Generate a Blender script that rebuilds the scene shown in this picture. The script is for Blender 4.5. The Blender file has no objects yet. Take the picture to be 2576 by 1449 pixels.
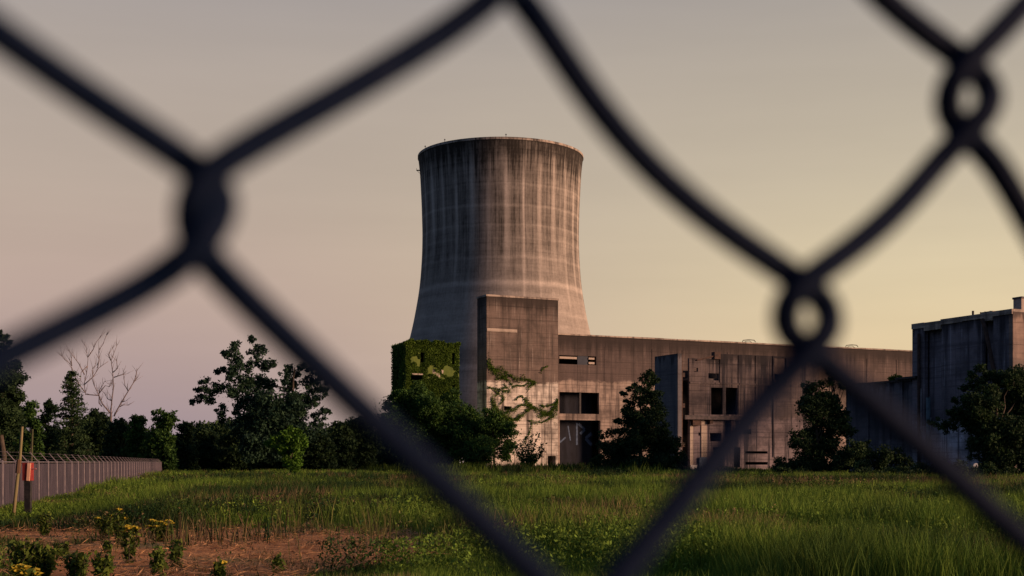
import bpy, math, random
import numpy as np
from mathutils import Vector, Matrix
random.seed(7); RNG = np.random.default_rng(7)
S = bpy.context.scene
COL = S.collection
R = math.radians

# ------------------------------------------------------------------ camera, sky, sun, exposure
FX, CX, HY, CAMZ = 3200.0, 1288.0, 1163.0, 1.75      # focal length and horizon in pixels of a 2576 wide frame
cam_d = bpy.data.cameras.new('camera'); cam = bpy.data.objects.new('camera', cam_d); COL.objects.link(cam)
cam.location = (0, 0, CAMZ); cam.rotation_euler = (R(90), 0, 0)
cam_d.sensor_width = 36; cam_d.lens = 36 * FX / 2576; cam_d.shift_y = (HY - 724.5) / 2576
cam_d.clip_start = 0.02; cam_d.clip_end = 6000
cam_d.dof.use_dof = True; cam_d.dof.focus_distance = 240; cam_d.dof.aperture_fstop = 14.0
S.camera = cam

SUN = Vector((0.95, -0.25, 0.18)).normalized()
W = bpy.data.worlds.new('World'); S.world = W; W.use_nodes = True
nt = W.node_tree; nt.nodes.clear()
def N(t, typ, **kw):
    n = t.nodes.new(typ)
    for k, v in kw.items(): setattr(n, k, v)
    return n
def ramp(t, stops, interp='LINEAR'):
    n = t.nodes.new('ShaderNodeValToRGB'); cr = n.color_ramp; cr.interpolation = interp
    while len(cr.elements) < len(stops): cr.elements.new(0.5)
    for e, (p, c) in zip(cr.elements, stops): e.position = p; e.color = (*c, 1) if len(c) == 3 else c
    return n
tc = N(nt, 'ShaderNodeTexCoord'); sep = N(nt, 'ShaderNodeSeparateXYZ'); nt.links.new(tc.outputs['Generated'], sep.inputs[0])
SKY_RIGHT = [(0.0, (.76, .54, .31)), (.06, (.77, .575, .34)), (.13, (.70, .57, .355)), (.22, (.54, .455, .335)), (.34, (.39, .335, .285)), (.50, (.12, .155, .24)), (1.0, (.05, .08, .16))]
SKY_LEFT = [(0.0, (.29, .235, .27)), (.05, (.37, .27, .285)), (.12, (.485, .34, .285)), (.21, (.48, .38, .30)), (.34, (.38, .325, .29)), (.50, (.12, .155, .24)), (1.0, (.05, .08, .16))]
rr = ramp(nt, SKY_RIGHT, 'B_SPLINE'); rl = ramp(nt, SKY_LEFT, 'B_SPLINE')
nt.links.new(sep.outputs[2], rr.inputs[0]); nt.links.new(sep.outputs[2], rl.inputs[0])
mr = N(nt, 'ShaderNodeMapRange', interpolation_type='SMOOTHSTEP'); nt.links.new(sep.outputs[0], mr.inputs[0])
mr.inputs[1].default_value = -.30; mr.inputs[2].default_value = .34
mx = N(nt, 'ShaderNodeMixRGB'); nt.links.new(mr.outputs[0], mx.inputs[0]); nt.links.new(rl.outputs[0], mx.inputs[1]); nt.links.new(rr.outputs[0], mx.inputs[2])
bk = N(nt, 'ShaderNodeMapRange', interpolation_type='SMOOTHSTEP'); nt.links.new(sep.outputs[1], bk.inputs[0])   # the blue dusk side of the sky, away from the sunset
bk.inputs[1].default_value = .55; bk.inputs[2].default_value = -.35
bw = N(nt, 'ShaderNodeMapRange', interpolation_type='SMOOTHSTEP'); nt.links.new(sep.outputs[0], bw.inputs[0]); bw.inputs[1].default_value = -.40; bw.inputs[2].default_value = -.80
bm = N(nt, 'ShaderNodeMath', operation='MAXIMUM'); nt.links.new(bk.outputs[0], bm.inputs[0]); nt.links.new(bw.outputs[0], bm.inputs[1])
dusk = ramp(nt, [(0.0, (.065, .078, .135)), (.25, (.062, .088, .165)), (1.0, (.042, .068, .145))])
nt.links.new(sep.outputs[2], dusk.inputs[0]); mb_ = N(nt, 'ShaderNodeMixRGB'); nt.links.new(bm.outputs[0], mb_.inputs[0]); nt.links.new(mx.outputs[0], mb_.inputs[1]); nt.links.new(dusk.outputs[0], mb_.inputs[2])
sky = N(nt, 'ShaderNodeTexSky', sky_type='NISHITA'); sky.sun_disc = False
sky.sun_elevation = math.asin(SUN.z); sky.sun_rotation = math.atan2(SUN.x, SUN.y); sky.dust_density = 3.0
bg1 = N(nt, 'ShaderNodeBackground'); bg2 = N(nt, 'ShaderNodeBackground'); ad = N(nt, 'ShaderNodeAddShader'); out = N(nt, 'ShaderNodeOutputWorld')
wm = N(nt, 'ShaderNodeMapping'); wm.inputs['Scale'].default_value = (1.2, 1.2, 9); nt.links.new(tc.outputs['Generated'], wm.inputs[0])      # thin uneven high haze
wn = N(nt, 'ShaderNodeTexNoise'); wn.inputs['Scale'].default_value = 2.2; wn.inputs['Detail'].default_value = 5; nt.links.new(wm.outputs[0], wn.inputs['Vector'])
wr_ = N(nt, 'ShaderNodeMapRange'); nt.links.new(wn.outputs[0], wr_.inputs[0]); wr_.inputs[1].default_value = .3; wr_.inputs[2].default_value = .7; wr_.inputs[3].default_value = .955; wr_.inputs[4].default_value = 1.045
wx = N(nt, 'ShaderNodeMixRGB', blend_type='MULTIPLY'); wx.inputs[0].default_value = 1; nt.links.new(mb_.outputs[0], wx.inputs[1]); nt.links.new(wr_.outputs[0], wx.inputs[2])
nt.links.new(wx.outputs[0], bg1.inputs[0]); nt.links.new(sky.outputs[0], bg2.inputs[0])
bg1.inputs[1].default_value = 1.02; bg2.inputs[1].default_value = 0.012
nt.links.new(bg1.outputs[0], ad.inputs[0]); nt.links.new(bg2.outputs[0], ad.inputs[1]); nt.links.new(ad.outputs[0], out.inputs[0])

ld = bpy.data.lights.new('sun', 'SUN'); lo = bpy.data.objects.new('sun', ld); COL.objects.link(lo)
ld.energy = 5.0; ld.angle = R(16); ld.color = (1.0, .585, .385)
lo.rotation_euler = SUN.to_track_quat('Z', 'Y').to_euler(); lo.location = (200, -100, 100)
S.view_settings.view_transform = 'Standard'; S.view_settings.look = 'None'; S.view_settings.exposure = 0.0; S.view_settings.gamma = 1.0
S.cycles.use_denoising = True

# ------------------------------------------------------------------ helpers
def ray(x, y, Y):                      # a point at distance Y that is seen at pixel (x, y)
    return Vector(((x - CX) / FX * Y, Y, CAMZ + (HY - y) / FX * Y))
def tag(o, label=None, cat=None, group=None, kind=None):
    if label: o['label'] = label
    if cat: o['category'] = cat
    if group: o['group'] = group
    if kind: o['kind'] = kind
    return o
def thing(name, label, cat, loc=(0, 0, 0), rz=0, group=None):
    o = bpy.data.objects.new(name, None); COL.objects.link(o); o.location = loc; o.rotation_euler = (0, 0, rz)
    o.empty_display_size = .3
    return tag(o, label, cat, group)
class MB:
    def __init__(s): s.v = []; s.f = []
    def add(s, vs, fs):
        b = len(s.v); s.v += [tuple(v) for v in vs]; s.f += [tuple(i + b for i in f) for f in fs]
    def box(s, x0, x1, y0, y1, z0, z1):
        s.add([(x0,y0,z0),(x1,y0,z0),(x1,y1,z0),(x0,y1,z0),(x0,y0,z1),(x1,y0,z1),(x1,y1,z1),(x0,y1,z1)],
              [(0,3,2,1),(4,5,6,7),(0,1,5,4),(1,2,6,5),(2,3,7,6),(3,0,4,7)])
    def tube(s, pts, rad, n=6, cap=True):
        pts = [Vector(p) for p in pts]
        if not hasattr(rad, '__len__'): rad = [rad] * len(pts)
        vs = []; fs = []; m = len(pts); ref = None
        for i, p in enumerate(pts):
            d = (pts[min(i+1, m-1)] - pts[max(i-1, 0)])
            d = d.normalized() if d.length > 1e-9 else Vector((0, 0, 1))
            if ref is None: ref = d.orthogonal().normalized()
            ref = (ref - d * ref.dot(d)); ref = ref.normalized() if ref.length > 1e-6 else d.orthogonal().normalized()
            b = d.cross(ref)
            for k in range(n):
                a = 2 * math.pi * k / n
                vs.append(p + (ref * math.cos(a) + b * math.sin(a)) * rad[i])
        for i in range(m - 1):
            for k in range(n):
                fs.append((i*n+k, i*n+(k+1) % n, (i+1)*n+(k+1) % n, (i+1)*n+k))
        if cap: fs.append(tuple(range(n))[::-1]); fs.append(tuple((m-1)*n + k for k in range(n)))
        s.add(vs, fs)
    def build(s, name, mat, parent=None, smooth=False):
        me = bpy.data.meshes.new(name); me.from_pydata(s.v, [], s.f); me.update()
        if smooth: me.polygons.foreach_set('use_smooth', [True] * len(me.polygons))
        o = bpy.data.objects.new(name, me); COL.objects.link(o); me.materials.append(mat)
        if parent: o.parent = parent
        return o
def npmesh(name, verts, nside, mat, parent=None, col=None, smooth=False):   # verts (n, nside, 3): loose polygons
    n = len(verts); me = bpy.data.meshes.new(name)
    me.vertices.add(n * nside); me.vertices.foreach_set('co', verts.astype(np.float32).ravel())
    me.loops.add(n * nside); me.loops.foreach_set('vertex_index', np.arange(n * nside, dtype=np.int32))
    me.polygons.add(n); me.polygons.foreach_set('loop_start', np.arange(0, n * nside, nside, dtype=np.int32))
    me.polygons.foreach_set('loop_total', np.full(n, nside, dtype=np.int32))
    me.update(calc_edges=True)
    if col is not None:
        at = me.color_attributes.new('tint', 'FLOAT_COLOR', 'POINT')
        c = np.ones((n, nside, 4), np.float32); c[..., :3] = col[:, None, :] if col.ndim == 2 else col
        at.data.foreach_set('color', c.ravel())
    o = bpy.data.objects.new(name, me); COL.objects.link(o); me.materials.append(mat)
    if parent: o.parent = parent
    return o
class Noise2:
    def __init__(s, seed): s.g = np.random.default_rng(seed).random((256, 256))
    def __call__(s, x, y):
        x = np.asarray(x, float); y = np.asarray(y, float)
        xi = np.floor(x).astype(int); yi = np.floor(y).astype(int); fx = x - xi; fy = y - yi
        fx = fx*fx*(3-2*fx); fy = fy*fy*(3-2*fy); g = s.g
        a = g[xi % 256, yi % 256]; b = g[(xi+1) % 256, yi % 256]; c = g[xi % 256, (yi+1) % 256]; d = g[(xi+1) % 256, (yi+1) % 256]
        return (a*(1-fx)+b*fx)*(1-fy) + (c*(1-fx)+d*fx)*fy
    def fbm(s, x, y, o=4):
        t = 0; a = .5; w = 0
        for k in range(o): t = t + a * s(x * 2**k + 17*k, y * 2**k + 31*k); w += a; a *= .55
        return t / w
NZ = Noise2(3); NZ2 = Noise2(11)
def sstep(a, b, x):
    t = np.clip((x - a) / (b - a), 0, 1); return t*t*(3-2*t)

# ------------------------------------------------------------------ materials
def newmat(name, rough=.85, metal=0, spec=.3):
    m = bpy.data.materials.new(name); m.use_nodes = True; b = m.node_tree.nodes['Principled BSDF']
    b.inputs['Roughness'].default_value = rough; b.inputs['Metallic'].default_value = metal; b.inputs['Specular IOR Level'].default_value = spec
    return m, m.node_tree, b
def noise(t, vec, scale, sx, sy, sz, detail=4, rough=.6):
    mp = N(t, 'ShaderNodeMapping'); mp.inputs['Scale'].default_value = (sx, sy, sz); t.links.new(vec, mp.inputs[0])
    n = N(t, 'ShaderNodeTexNoise'); n.inputs['Scale'].default_value = scale; n.inputs['Detail'].default_value = detail; n.inputs['Roughness'].default_value = rough
    t.links.new(mp.outputs[0], n.inputs['Vector']); return n.outputs[0]
def math_(t, op, a, b=None, clamp=False):
    n = N(t, 'ShaderNodeMath', operation=op, use_clamp=clamp)
    for i, v in enumerate([a] if b is None else [a, b]):
        if isinstance(v, (int, float)): n.inputs[i].default_value = v
        else: t.links.new(v, n.inputs[i])
    return n.outputs[0]
def mrange(t, v, a, b, c=0., d=1.):
    n = N(t, 'ShaderNodeMapRange', interpolation_type='SMOOTHSTEP'); t.links.new(v, n.inputs[0])
    for i, k in enumerate((a, b, c, d)): n.inputs[i+1].default_value = k
    return n.outputs[0]
def mixc(t, f, a, b, mode='MIX'):
    n = N(t, 'ShaderNodeMixRGB', blend_type=mode)
    for i, v in enumerate((f, a, b)):
        if isinstance(v, (int, float)): n.inputs[i].default_value = v
        elif isinstance(v, tuple): n.inputs[i].default_value = (*v, 1)
        else: t.links.new(v, n.inputs[i])
    return n.outputs[0]
def mottled(name, c1, c2, scale=4, rough=.85, metal=0, stretch=(1, 1, 1), spec=.3, bump=.0):
    m, t, b = newmat(name, rough, metal, spec); tcn = N(t, 'ShaderNodeTexCoord')
    n = noise(t, tcn.outputs['Object'], scale, *stretch)
    t.links.new(mixc(t, mrange(t, n, .35, .65), c1, c2), b.inputs['Base Color'])
    if bump:
        bp = N(t, 'ShaderNodeBump'); bp.inputs['Strength'].default_value = bump; t.links.new(n, bp.inputs['Height']); t.links.new(bp.outputs[0], b.inputs['Normal'])
    return m
def concrete(name, top, split, light, mid, dark, streak=1.0, seam=(3.4, 2.6), soot=3.0, k=1.0):
    """weathered board-marked concrete: sooty coping, darker upper zone, paler lower zone, run-off streaks"""
    m, t, b = newmat(name, .9); tcn = N(t, 'ShaderNodeTexCoord'); O = tcn.outputs['Object']
    sp = N(t, 'ShaderNodeSeparateXYZ'); t.links.new(O, sp.inputs[0]); z = sp.outputs[2]
    xy = math_(t, 'ADD', sp.outputs[0], sp.outputs[1])
    vs = noise(t, O, 1.0, .9, .9, .045, 5, .7); vs2 = noise(t, O, 1.0, 2.6, 2.6, .10, 4, .7)
    hs = noise(t, O, 1.0, .05, .05, 2.6, 4, .75); blot = noise(t, O, .22, 1, 1, 1, 6, .65); grain = noise(t, O, 3.0, 1, 1, 1.6, 5, .7)
    zz = math_(t, 'ADD', z, math_(t, 'MULTIPLY', math_(t, 'SUBTRACT', blot, .5), 3.0))
    up = mrange(t, zz, split - .35, split + .35)
    c = mixc(t, up, light, mid)
    c = mixc(t, math_(t, 'MULTIPLY', mrange(t, vs, .47, .66), .9 * streak, True), c, dark)
    c = mixc(t, math_(t, 'MULTIPLY', mrange(t, vs2, .55, .72), .4 * streak, True), c, light)
    c = mixc(t, math_(t, 'MULTIPLY', mrange(t, hs, .48, .66), .6, True), c, dark)
    c = mixc(t, math_(t, 'MULTIPLY', mrange(t, blot, .42, .66), .7, True), c, dark)
    ed = math_(t, 'ADD', z, math_(t, 'MULTIPLY', math_(t, 'SUBTRACT', vs, .5), 7.0))
    c = mixc(t, math_(t, 'MULTIPLY', mrange(t, ed, top - soot, top - soot * .25), .82, True), c, tuple(v * .45 for v in dark))
    def lines(v, per, w):
        f = math_(t, 'FRACT', math_(t, 'DIVIDE', v, per)); return mrange(t, f, w / per, w / per * 1.6, 1., 0.)
    ln = math_(t, 'MAXIMUM', lines(xy, seam[0], .05), lines(z, seam[1], .06))
    c = mixc(t, math_(t, 'MULTIPLY', math_(t, 'MULTIPLY', ln, mrange(t, blot, .3, .7)), .42, True), c, tuple(v * .4 for v in dark))
    c = mixc(t, .35, c, mixc(t, grain, (.55, .55, .55), (1.35, 1.35, 1.35)), 'MULTIPLY')
    t.links.new(c, b.inputs['Base Color'])
    bp = N(t, 'ShaderNodeBump'); bp.inputs['Strength'].default_value = .5; bp.inputs['Distance'].default_value = .15
    t.links.new(math_(t, 'ADD', hs, math_(t, 'MULTIPLY', ln, -1.)), bp.inputs['Height']); t.links.new(bp.outputs[0], b.inputs['Normal'])
    return m
def tinted(name, rough=.8, spec=.2, translucent=.0):
    m, t, b = newmat(name, rough, 0, spec); a = N(t, 'ShaderNodeAttribute', attribute_name='tint'); t.links.new(a.outputs['Color'], b.inputs['Base Color'])
    if translucent:
        tr = N(t, 'ShaderNodeBsdfTranslucent'); t.links.new(a.outputs['Color'], tr.inputs[0]); mxs = N(t, 'ShaderNodeMixShader'); mxs.inputs[0].default_value = translucent
        o = t.nodes['Material Output']; t.links.new(b.outputs[0], mxs.inputs[1]); t.links.new(tr.outputs[0], mxs.inputs[2]); t.links.new(mxs.outputs[0], o.inputs[0])
    return m
M_LEAF = tinted('leaf', .75, .15, .2)
M_GRASS = tinted('grass_blade', .8, .1, .2)
M_TOWER = tinted('tower_concrete', .92, .15)
t = M_TOWER.node_tree; tcn = N(t, 'ShaderNodeTexCoord'); g = noise(t, tcn.outputs['Object'], .8, 1, 1, 1.8, 6, .7)
b = t.nodes['Principled BSDF']; src = b.inputs['Base Color'].links[0].from_socket
t.links.new(mixc(t, .6, src, mixc(t, g, (.45, .45, .45), (1.5, 1.5, 1.5)), 'MULTIPLY'), b.inputs['Base Color'])
CL, CM, CD = (.50, .42, .34), (.27, .215, .18), (.12, .10, .09)
M_BARK = mottled('bark', (.05, .038, .028), (.10, .08, .06), 3, stretch=(4, 4, .6))
M_DEAD = mottled('dead_wood', (.13, .115, .12), (.24, .19, .18), 2, stretch=(3, 3, .5))
M_METAL = mottled('galvanised_metal', (.12, .11, .13), (.22, .19, .20), 3, .6, .2)
M_DARKSTEEL = mottled('dark_steel', (.02, .02, .022), (.05, .045, .045), 5, .6, .2)
M_WIRE = mottled('shaded_fence_wire', (.0015, .007, .024), (.005, .011, .030), 260, .7, 0., bump=.2, spec=.07)  # near-black blue base colour stands in for the shade on the wires
M_SLAT = mottled('fence_slats', (.030, .027, .040), (.080, .066, .085), 1.2, .7, stretch=(3, 3, .4))
M_POLE = mottled('weathered_pole', (.16, .15, .06), (.26, .21, .11), 2, stretch=(6, 6, .5))
M_RED = mottled('red_paint', (.20, .02, .02), (.30, .04, .03), 5)
M_ORANGE = mottled('orange_lit_plate', (.85, .45, .28), (.9, .55, .36), 5)  # orange light on the box face, put into the plate colour
M_PIPE = mottled('rusty_pipe', (.05, .035, .03), (.10, .06, .045), 2)
M_ROOF = mottled('roof_gravel', (.08, .07, .07), (.14, .12, .11), .8)
M_GRAF = mottled('pale_blue_spray_paint', (.06, .09, .15), (.11, .16, .24), 2)
M_GRAF2 = mottled('pink_purple_spray_paint', (.55, .14, .38), (.22, .14, .50), .6)
M_WHITE = mottled('white_paint', (.7, .7, .72), (.8, .8, .8), 2)
M_IVYBASE = mottled('mossy_concrete', (.07, .11, .02), (.13, .18, .03), .5, stretch=(1, 1, .5))

# ------------------------------------------------------------------ ground
def dirt_mask(X, Y):
    """1 where the soil is bare (reddish dry earth), 0 where the meadow grows"""
    n = NZ.fbm(X * .45 + 50, Y * .25 + 50, 4) - .5
    e = ((X + 5.7) / 4.6) ** 2 + ((Y - 25.5) / 8.5) ** 2
    e2 = ((X + 11.5) / 4.0) ** 2 + ((Y - 30.5) / 3.2) ** 2
    e3 = ((X + 33) / 7.0) ** 2 + ((Y - 108) / 16.0) ** 2
    m = np.maximum(np.maximum(1 - sstep(.7, 1.2, e + n * 1.3), 1 - sstep(.6, 1.2, e2 + n * 1.5)), .7 * (1 - sstep(.4, 1.2, e3 + n * 2)))
    return m
nx, ny = 150, 260
av = np.linspace(-.62, .62, nx); yv = np.exp(np.linspace(math.log(9), math.log(520), ny))
A, Yg = np.meshgrid(av, yv); Xg = A * Yg
Zg = (NZ.fbm(Xg * .12, Yg * .12, 3) - .5) * .18
edge = np.minimum(sstep(9, 14, Yg), 1 - sstep(430, 520, Yg)) * (1 - sstep(.55, .62, np.abs(A)))
Zg *= edge
vs = np.stack([Xg, Yg, Zg], -1).reshape(-1, 3)
idx = np.arange(nx * ny).reshape(ny, nx)
fs = np.stack([idx[:-1, :-1], idx[:-1, 1:], idx[1:, 1:], idx[1:, :-1]], -1).reshape(-1, 4)
g = MB(); g.v = [tuple(v) for v in vs]; g.f = [tuple(f) for f in fs.tolist()]
# carry the same sheet out to the horizon all round
b0 = len(g.v); outer = [(-3500, -400, 0), (3500, -400, 0), (3500, 4500, 0), (-3500, 4500, 0)]; g.v += outer
nearL, nearR, farL, farR = int(idx[0, 0]), int(idx[0, -1]), int(idx[-1, 0]), int(idx[-1, -1])
g.f += [tuple([b0, b0+1] + [int(i) for i in idx[0, ::-1]]), tuple([b0+1, b0+2] + [int(i) for i in idx[::-1, -1]]),
        tuple([b0+2, b0+3] + [int(i) for i in idx[-1, :]]), tuple([b0+3, b0] + [int(i) for i in idx[:, 0]])]
m, t, b = newmat('meadow_soil', .95, 0, .1)
at = N(t, 'ShaderNodeAttribute', attribute_name='tint'); sp = N(t, 'ShaderNodeSeparateColor'); t.links.new(at.outputs['Color'], sp.inputs[0])
tcn = N(t, 'ShaderNodeTexCoord'); O = tcn.outputs['Object']
n1 = noise(t, O, 1.6, 1, 2.2, 1, 6, .75); n2 = noise(t, O, .25, 1, 1, 1, 4)
red = mixc(t, mrange(t, n1, .38, .62), (.30, .13, .055), (.78, .37, .15))
red = mixc(t, mrange(t, n2, .5, .66), red, (.26, .23, .10))
grn = mixc(t, mrange(t, n1, .35, .65), (.018, .028, .008), (.045, .06, .016))
t.links.new(mixc(t, sp.outputs[0], grn, red), b.inputs['Base Color'])
bp = N(t, 'ShaderNodeBump'); bp.inputs['Distance'].default_value = .12; t.links.new(n1, bp.inputs['Height']); t.links.new(bp.outputs[0], b.inputs['Normal'])
go = g.build('ground', m, smooth=True); tag(go, kind='structure')
at = go.data.color_attributes.new('tint', 'FLOAT_COLOR', 'POINT'); c = np.ones((len(g.v), 4), np.float32); c[:, :3] = 0
c[:nx*ny, 0] = dirt_mask(Xg, Yg).ravel(); at.data.foreach_set('color', c.ravel())

def leaf_quads(P, size, r, flat=None):
    n = len(P); a = r.normal(size=(n, 3)); a /= np.linalg.norm(a, axis=1)[:, None]
    b_ = r.normal(size=(n, 3)); b_ -= a * (a*b_).sum(1)[:, None]; b_ /= np.linalg.norm(b_, axis=1)[:, None]
    s = size * (.5 + r.random(n))[:, None]
    return np.stack([P - a*s*.6, P + b_*s*.36, P + a*s*.7, P - b_*s*.30], 1)
# ------------------------------------------------------------------ meadow (nobody could count the blades)
def blades(name, label, n, y0, y1, hfun, cfun, nb, wk, spread, seed, amax=.56, keep=None):
    r = np.random.default_rng(seed)
    Y = y0 * (y1 / y0) ** r.random(n); X = (r.random(n) * 2 - 1) * amax * Y
    ok = r.random(n) > dirt_mask(X, Y) * (.80 + .19*sstep(.35, .55, NZ2.fbm(X*.9, Y*.5, 3)))
    if keep is not None: ok &= keep(X, Y, r)
    X, Y = X[ok], Y[ok]; H = hfun(X, Y)
    X = np.repeat(X, nb); Y = np.repeat(Y, nb); H = np.repeat(H, nb); k = len(X)
    base = np.stack([X + r.normal(0, spread, k), Y + r.normal(0, spread, k), np.full(k, -.08)], -1)
    h = H * (.6 + .6 * r.random(k)); th = r.random(k) * 2 * math.pi
    lean = h * (.1 + .35 * r.random(k)); dirv = np.stack([np.cos(th), np.sin(th)], -1)
    w = wk * Y ** .75 * (.6 + .8 * r.random(k)); ph = r.random(k) * math.pi; wx = np.stack([np.cos(ph), np.sin(ph) * .6, np.zeros(k)], -1) * w[:, None]
    mid = base.copy(); mid[:, :2] += dirv * lean[:, None] * .42; mid[:, 2] += h * .62
    tip = base.copy(); tip[:, :2] += dirv * lean[:, None]; tip[:, 2] += h
    cc = cfun(X, Y, r); q1 = np.stack([base - wx*.9, base + wx*.9, mid + wx, mid - wx], 1); q2 = np.stack([mid - wx, mid + wx, tip + wx*.12, tip - wx*.12], 1)
    o = npmesh(name, np.concatenate([q1, q2]), 4, M_GRASS, None, np.concatenate([cc, cc])); return tag(o, label, 'grass', kind='stuff')
def grass_col(X, Y, r):
    n = .6*NZ.fbm(X * .10 + 9, Y * .045 + 4, 3) + .4*NZ.fbm(X * .35 + 9, Y * .2 + 4, 3); n2 = NZ2.fbm(X * .5, Y * .3, 3); k = len(X)
    lush = np.array((.125, .215, .032)); deep = np.array((.022, .055, .018)); dry = np.array((.24, .16, .09)); yel = np.array((.160, .250, .034))
    a = sstep(.43, .57, n)[:, None]; c = deep * (1 - a) + lush * a
    j = (r.random(k) < .22)[:, None]; c = np.where(j, yel * (.25 + .75 * a), c)
    d = np.clip(sstep(.60, .74, n2) * .8 + dirt_mask(X * 1.0, Y) * .5, 0, 1)[:, None] * (r.random(k) < .6)[:, None]
    for (px, py, rx, ry) in ((20, 80, 8, 7), (12, 107, 12, 7), (37, 84, 9, 10)):
        e = np.exp(-(((X - px) / rx) ** 2 + ((Y - py) / ry) ** 2) * 1.5); d = np.maximum(d, (e * (r.random(k) < .75))[:, None])
    c = c * (1 - d) + dry * d
    return c * (.65 + .7 * r.random(k))[:, None]
def hmap(X, Y):
    n = NZ.fbm(X * .22 + 3, Y * .14 + 8, 4); 
    left = 1 - .62 * (1 - sstep(-.36, -.25, X / Y)) * (1 - sstep(60, 90, Y))
    return (.20 + .66 * sstep(.36, .64, n) * (1 - .85 * dirt_mask(X, Y))) * left
blades('meadow_grass', 'rough knee high green meadow grass across the whole field', 98000, 16, 245, hmap, grass_col, 7, .00078, .10, 5)
def clump_keep(X, Y, r): return (NZ2.fbm(X * .35 + 40, Y * .22 + 7, 3) > .52)
blades('tall_weeds', 'clumps of taller dark weeds standing in the meadow', 19000, 24, 245,
       lambda X, Y: (.35 + .55 * NZ2.fbm(X * .6, Y * .4, 2)) * (1 - .6 * (1 - sstep(-.36, -.25, X / Y)) * (1 - sstep(60, 90, Y))), lambda X, Y, r: grass_col(X, Y, r) * .8, 8, .0010, .16, 6, keep=clump_keep)
def leafy(name, label, n, y0, y1, seed, nl=16):
    r = np.random.default_rng(seed); Y = y0 * (y1/y0) ** r.random(n); X = (r.random(n)*2-1)*.56*Y
    ok = (r.random(n) > dirt_mask(X, Y)*.97) & (NZ.fbm(X*.30+12, Y*.18+33, 3) + .25*r.random(n) > .50); X, Y = X[ok], Y[ok]; n = len(X)
    H = (.25 + .75*NZ2.fbm(X*.4+5, Y*.3, 2)) * (1 - .6*(1-sstep(-.36, -.25, X/Y))*(1-sstep(60, 90, Y)))
    col = grass_col(X, Y, r) * .95; X = np.repeat(X, nl); Y = np.repeat(Y, nl); H = np.repeat(H, nl); k = len(X); tt = .15 + .85*r.random(k)
    P = np.stack([X + r.normal(0, .13, k)*(1.15-tt), Y + r.normal(0, .13, k), H*tt], -1); Q = leaf_quads(P, 1., r); sz = (.034 + .00062*Y)[:, None, None]
    Q = P[:, None] + (Q - P[:, None])*sz; o = npmesh(name, Q, 4, M_GRASS, None, np.repeat(col, nl, 0)*(.6+.8*r.random(k))[:, None]); tag(o, label, 'weeds', kind='stuff')
leafy('leafy_weeds', 'leafy broad leaved weeds mixed through the meadow grass', 31000, 19, 230, 15)
blades('seeding_grass', 'wispy pale seed stalks rising above the green meadow', 18000, 22, 235, lambda X, Y: (.55 + .5*NZ2.fbm(X*.3, Y*.2, 2)) * (1 - .6 * (1 - sstep(-.36, -.25, X / Y)) * (1 - sstep(60, 90, Y))), lambda X, Y, r: grass_col(X, Y, r)*.8 + np.array((.05, .06, .012)), 5, .00055, .14, 26, keep=lambda X, Y, r: NZ.fbm(X*.25+2, Y*.13+5, 3) > .44)
def straw():
    r = np.random.default_rng(91); n = 60000; Y = 18*(44/18)**r.random(n); X = (r.random(n)*2-1)*.47*Y; ok = (dirt_mask(X, Y) > .1) & (NZ2.fbm(X*1.2, Y*.9, 3) > .42); X, Y = X[ok], Y[ok]; n = len(X)
    a = r.random(n)*math.pi; L_ = .10 + .22*r.random(n); d = np.stack([np.cos(a), np.sin(a), r.normal(0, .22, n)], -1)*L_[:, None]; w_ = np.stack([-np.sin(a), np.cos(a), r.normal(0, .5, n)], -1)*.006
    b_ = np.stack([X, Y, .07 + .04*r.random(n) + (NZ.fbm(X*.12, Y*.12, 3)-.5)*.18], -1); q = np.stack([b_-w_, b_+d*.5-w_, b_+d, b_+d*.5+w_], 1)
    c = np.array((.62, .36, .17))*(1-r.random(n))[:, None]**.6 + np.array((.14, .07, .04))*r.random(n)[:, None]; o = npmesh('dead_straw', q, 4, M_GRASS, None, c); tag(o, 'dead straw and stalks lying on the bare reddish earth', 'straw', kind='stuff')
straw()
# rank weeds along the foot of the buildings
def foot_keep(X, Y, r):
    return (X / Y > -.12)
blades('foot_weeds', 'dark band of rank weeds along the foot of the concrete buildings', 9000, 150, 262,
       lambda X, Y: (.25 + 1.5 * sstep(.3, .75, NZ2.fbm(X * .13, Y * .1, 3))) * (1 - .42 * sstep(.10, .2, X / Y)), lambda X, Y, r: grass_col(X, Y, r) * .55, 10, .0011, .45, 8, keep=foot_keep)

# ------------------------------------------------------------------ cooling tower
TX, TY = (1259.5 - CX) / FX * 600, 600.0
prof = [(143.5, 38.9), (141.5, 38.6), (135, 37.9), (121, 37.2), (107, 36.8), (97, 37.0), (86.4, 37.7), (79.5, 38.5), (72.5, 39.7), (65.6, 41.0), (58.7, 42.6), (39, 47.8), (34, 49.2), (9, 56.5)]
pz = np.array([p[0] for p in prof])[::-1] + CAMZ - 1.75 + 1.75; pr = np.array([p[1] for p in prof])[::-1]
NT, NV = 900, 330
th = np.linspace(0, 2*math.pi, NT, endpoint=False); zv = np.linspace(pz[0], pz[-1], NV)
rv = np.interp(zv, pz, pr); ker = np.hanning(31); ker /= ker.sum(); rp = np.pad(rv, 15, mode='reflect', reflect_type='odd'); rv = np.convolve(rp, ker, 'valid')
TH, ZV = np.meshgrid(th, zv); RV = np.repeat(rv[:, None], NT, 1)
vt = np.stack([RV * np.sin(TH), -RV * np.cos(TH), ZV], -1)           # theta 0 faces the camera
def per(x, n): return np.mod(x, n)
deg = np.degrees(TH); u = (deg / 12.0 - .35)                           # thirty run-off streaks
un = u + (NZ(deg * .0 + 5, ZV * .03) - .5) * .1
fr = np.abs(un - np.round(un)); kid = np.mod(np.round(u).astype(int), 30)
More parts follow.
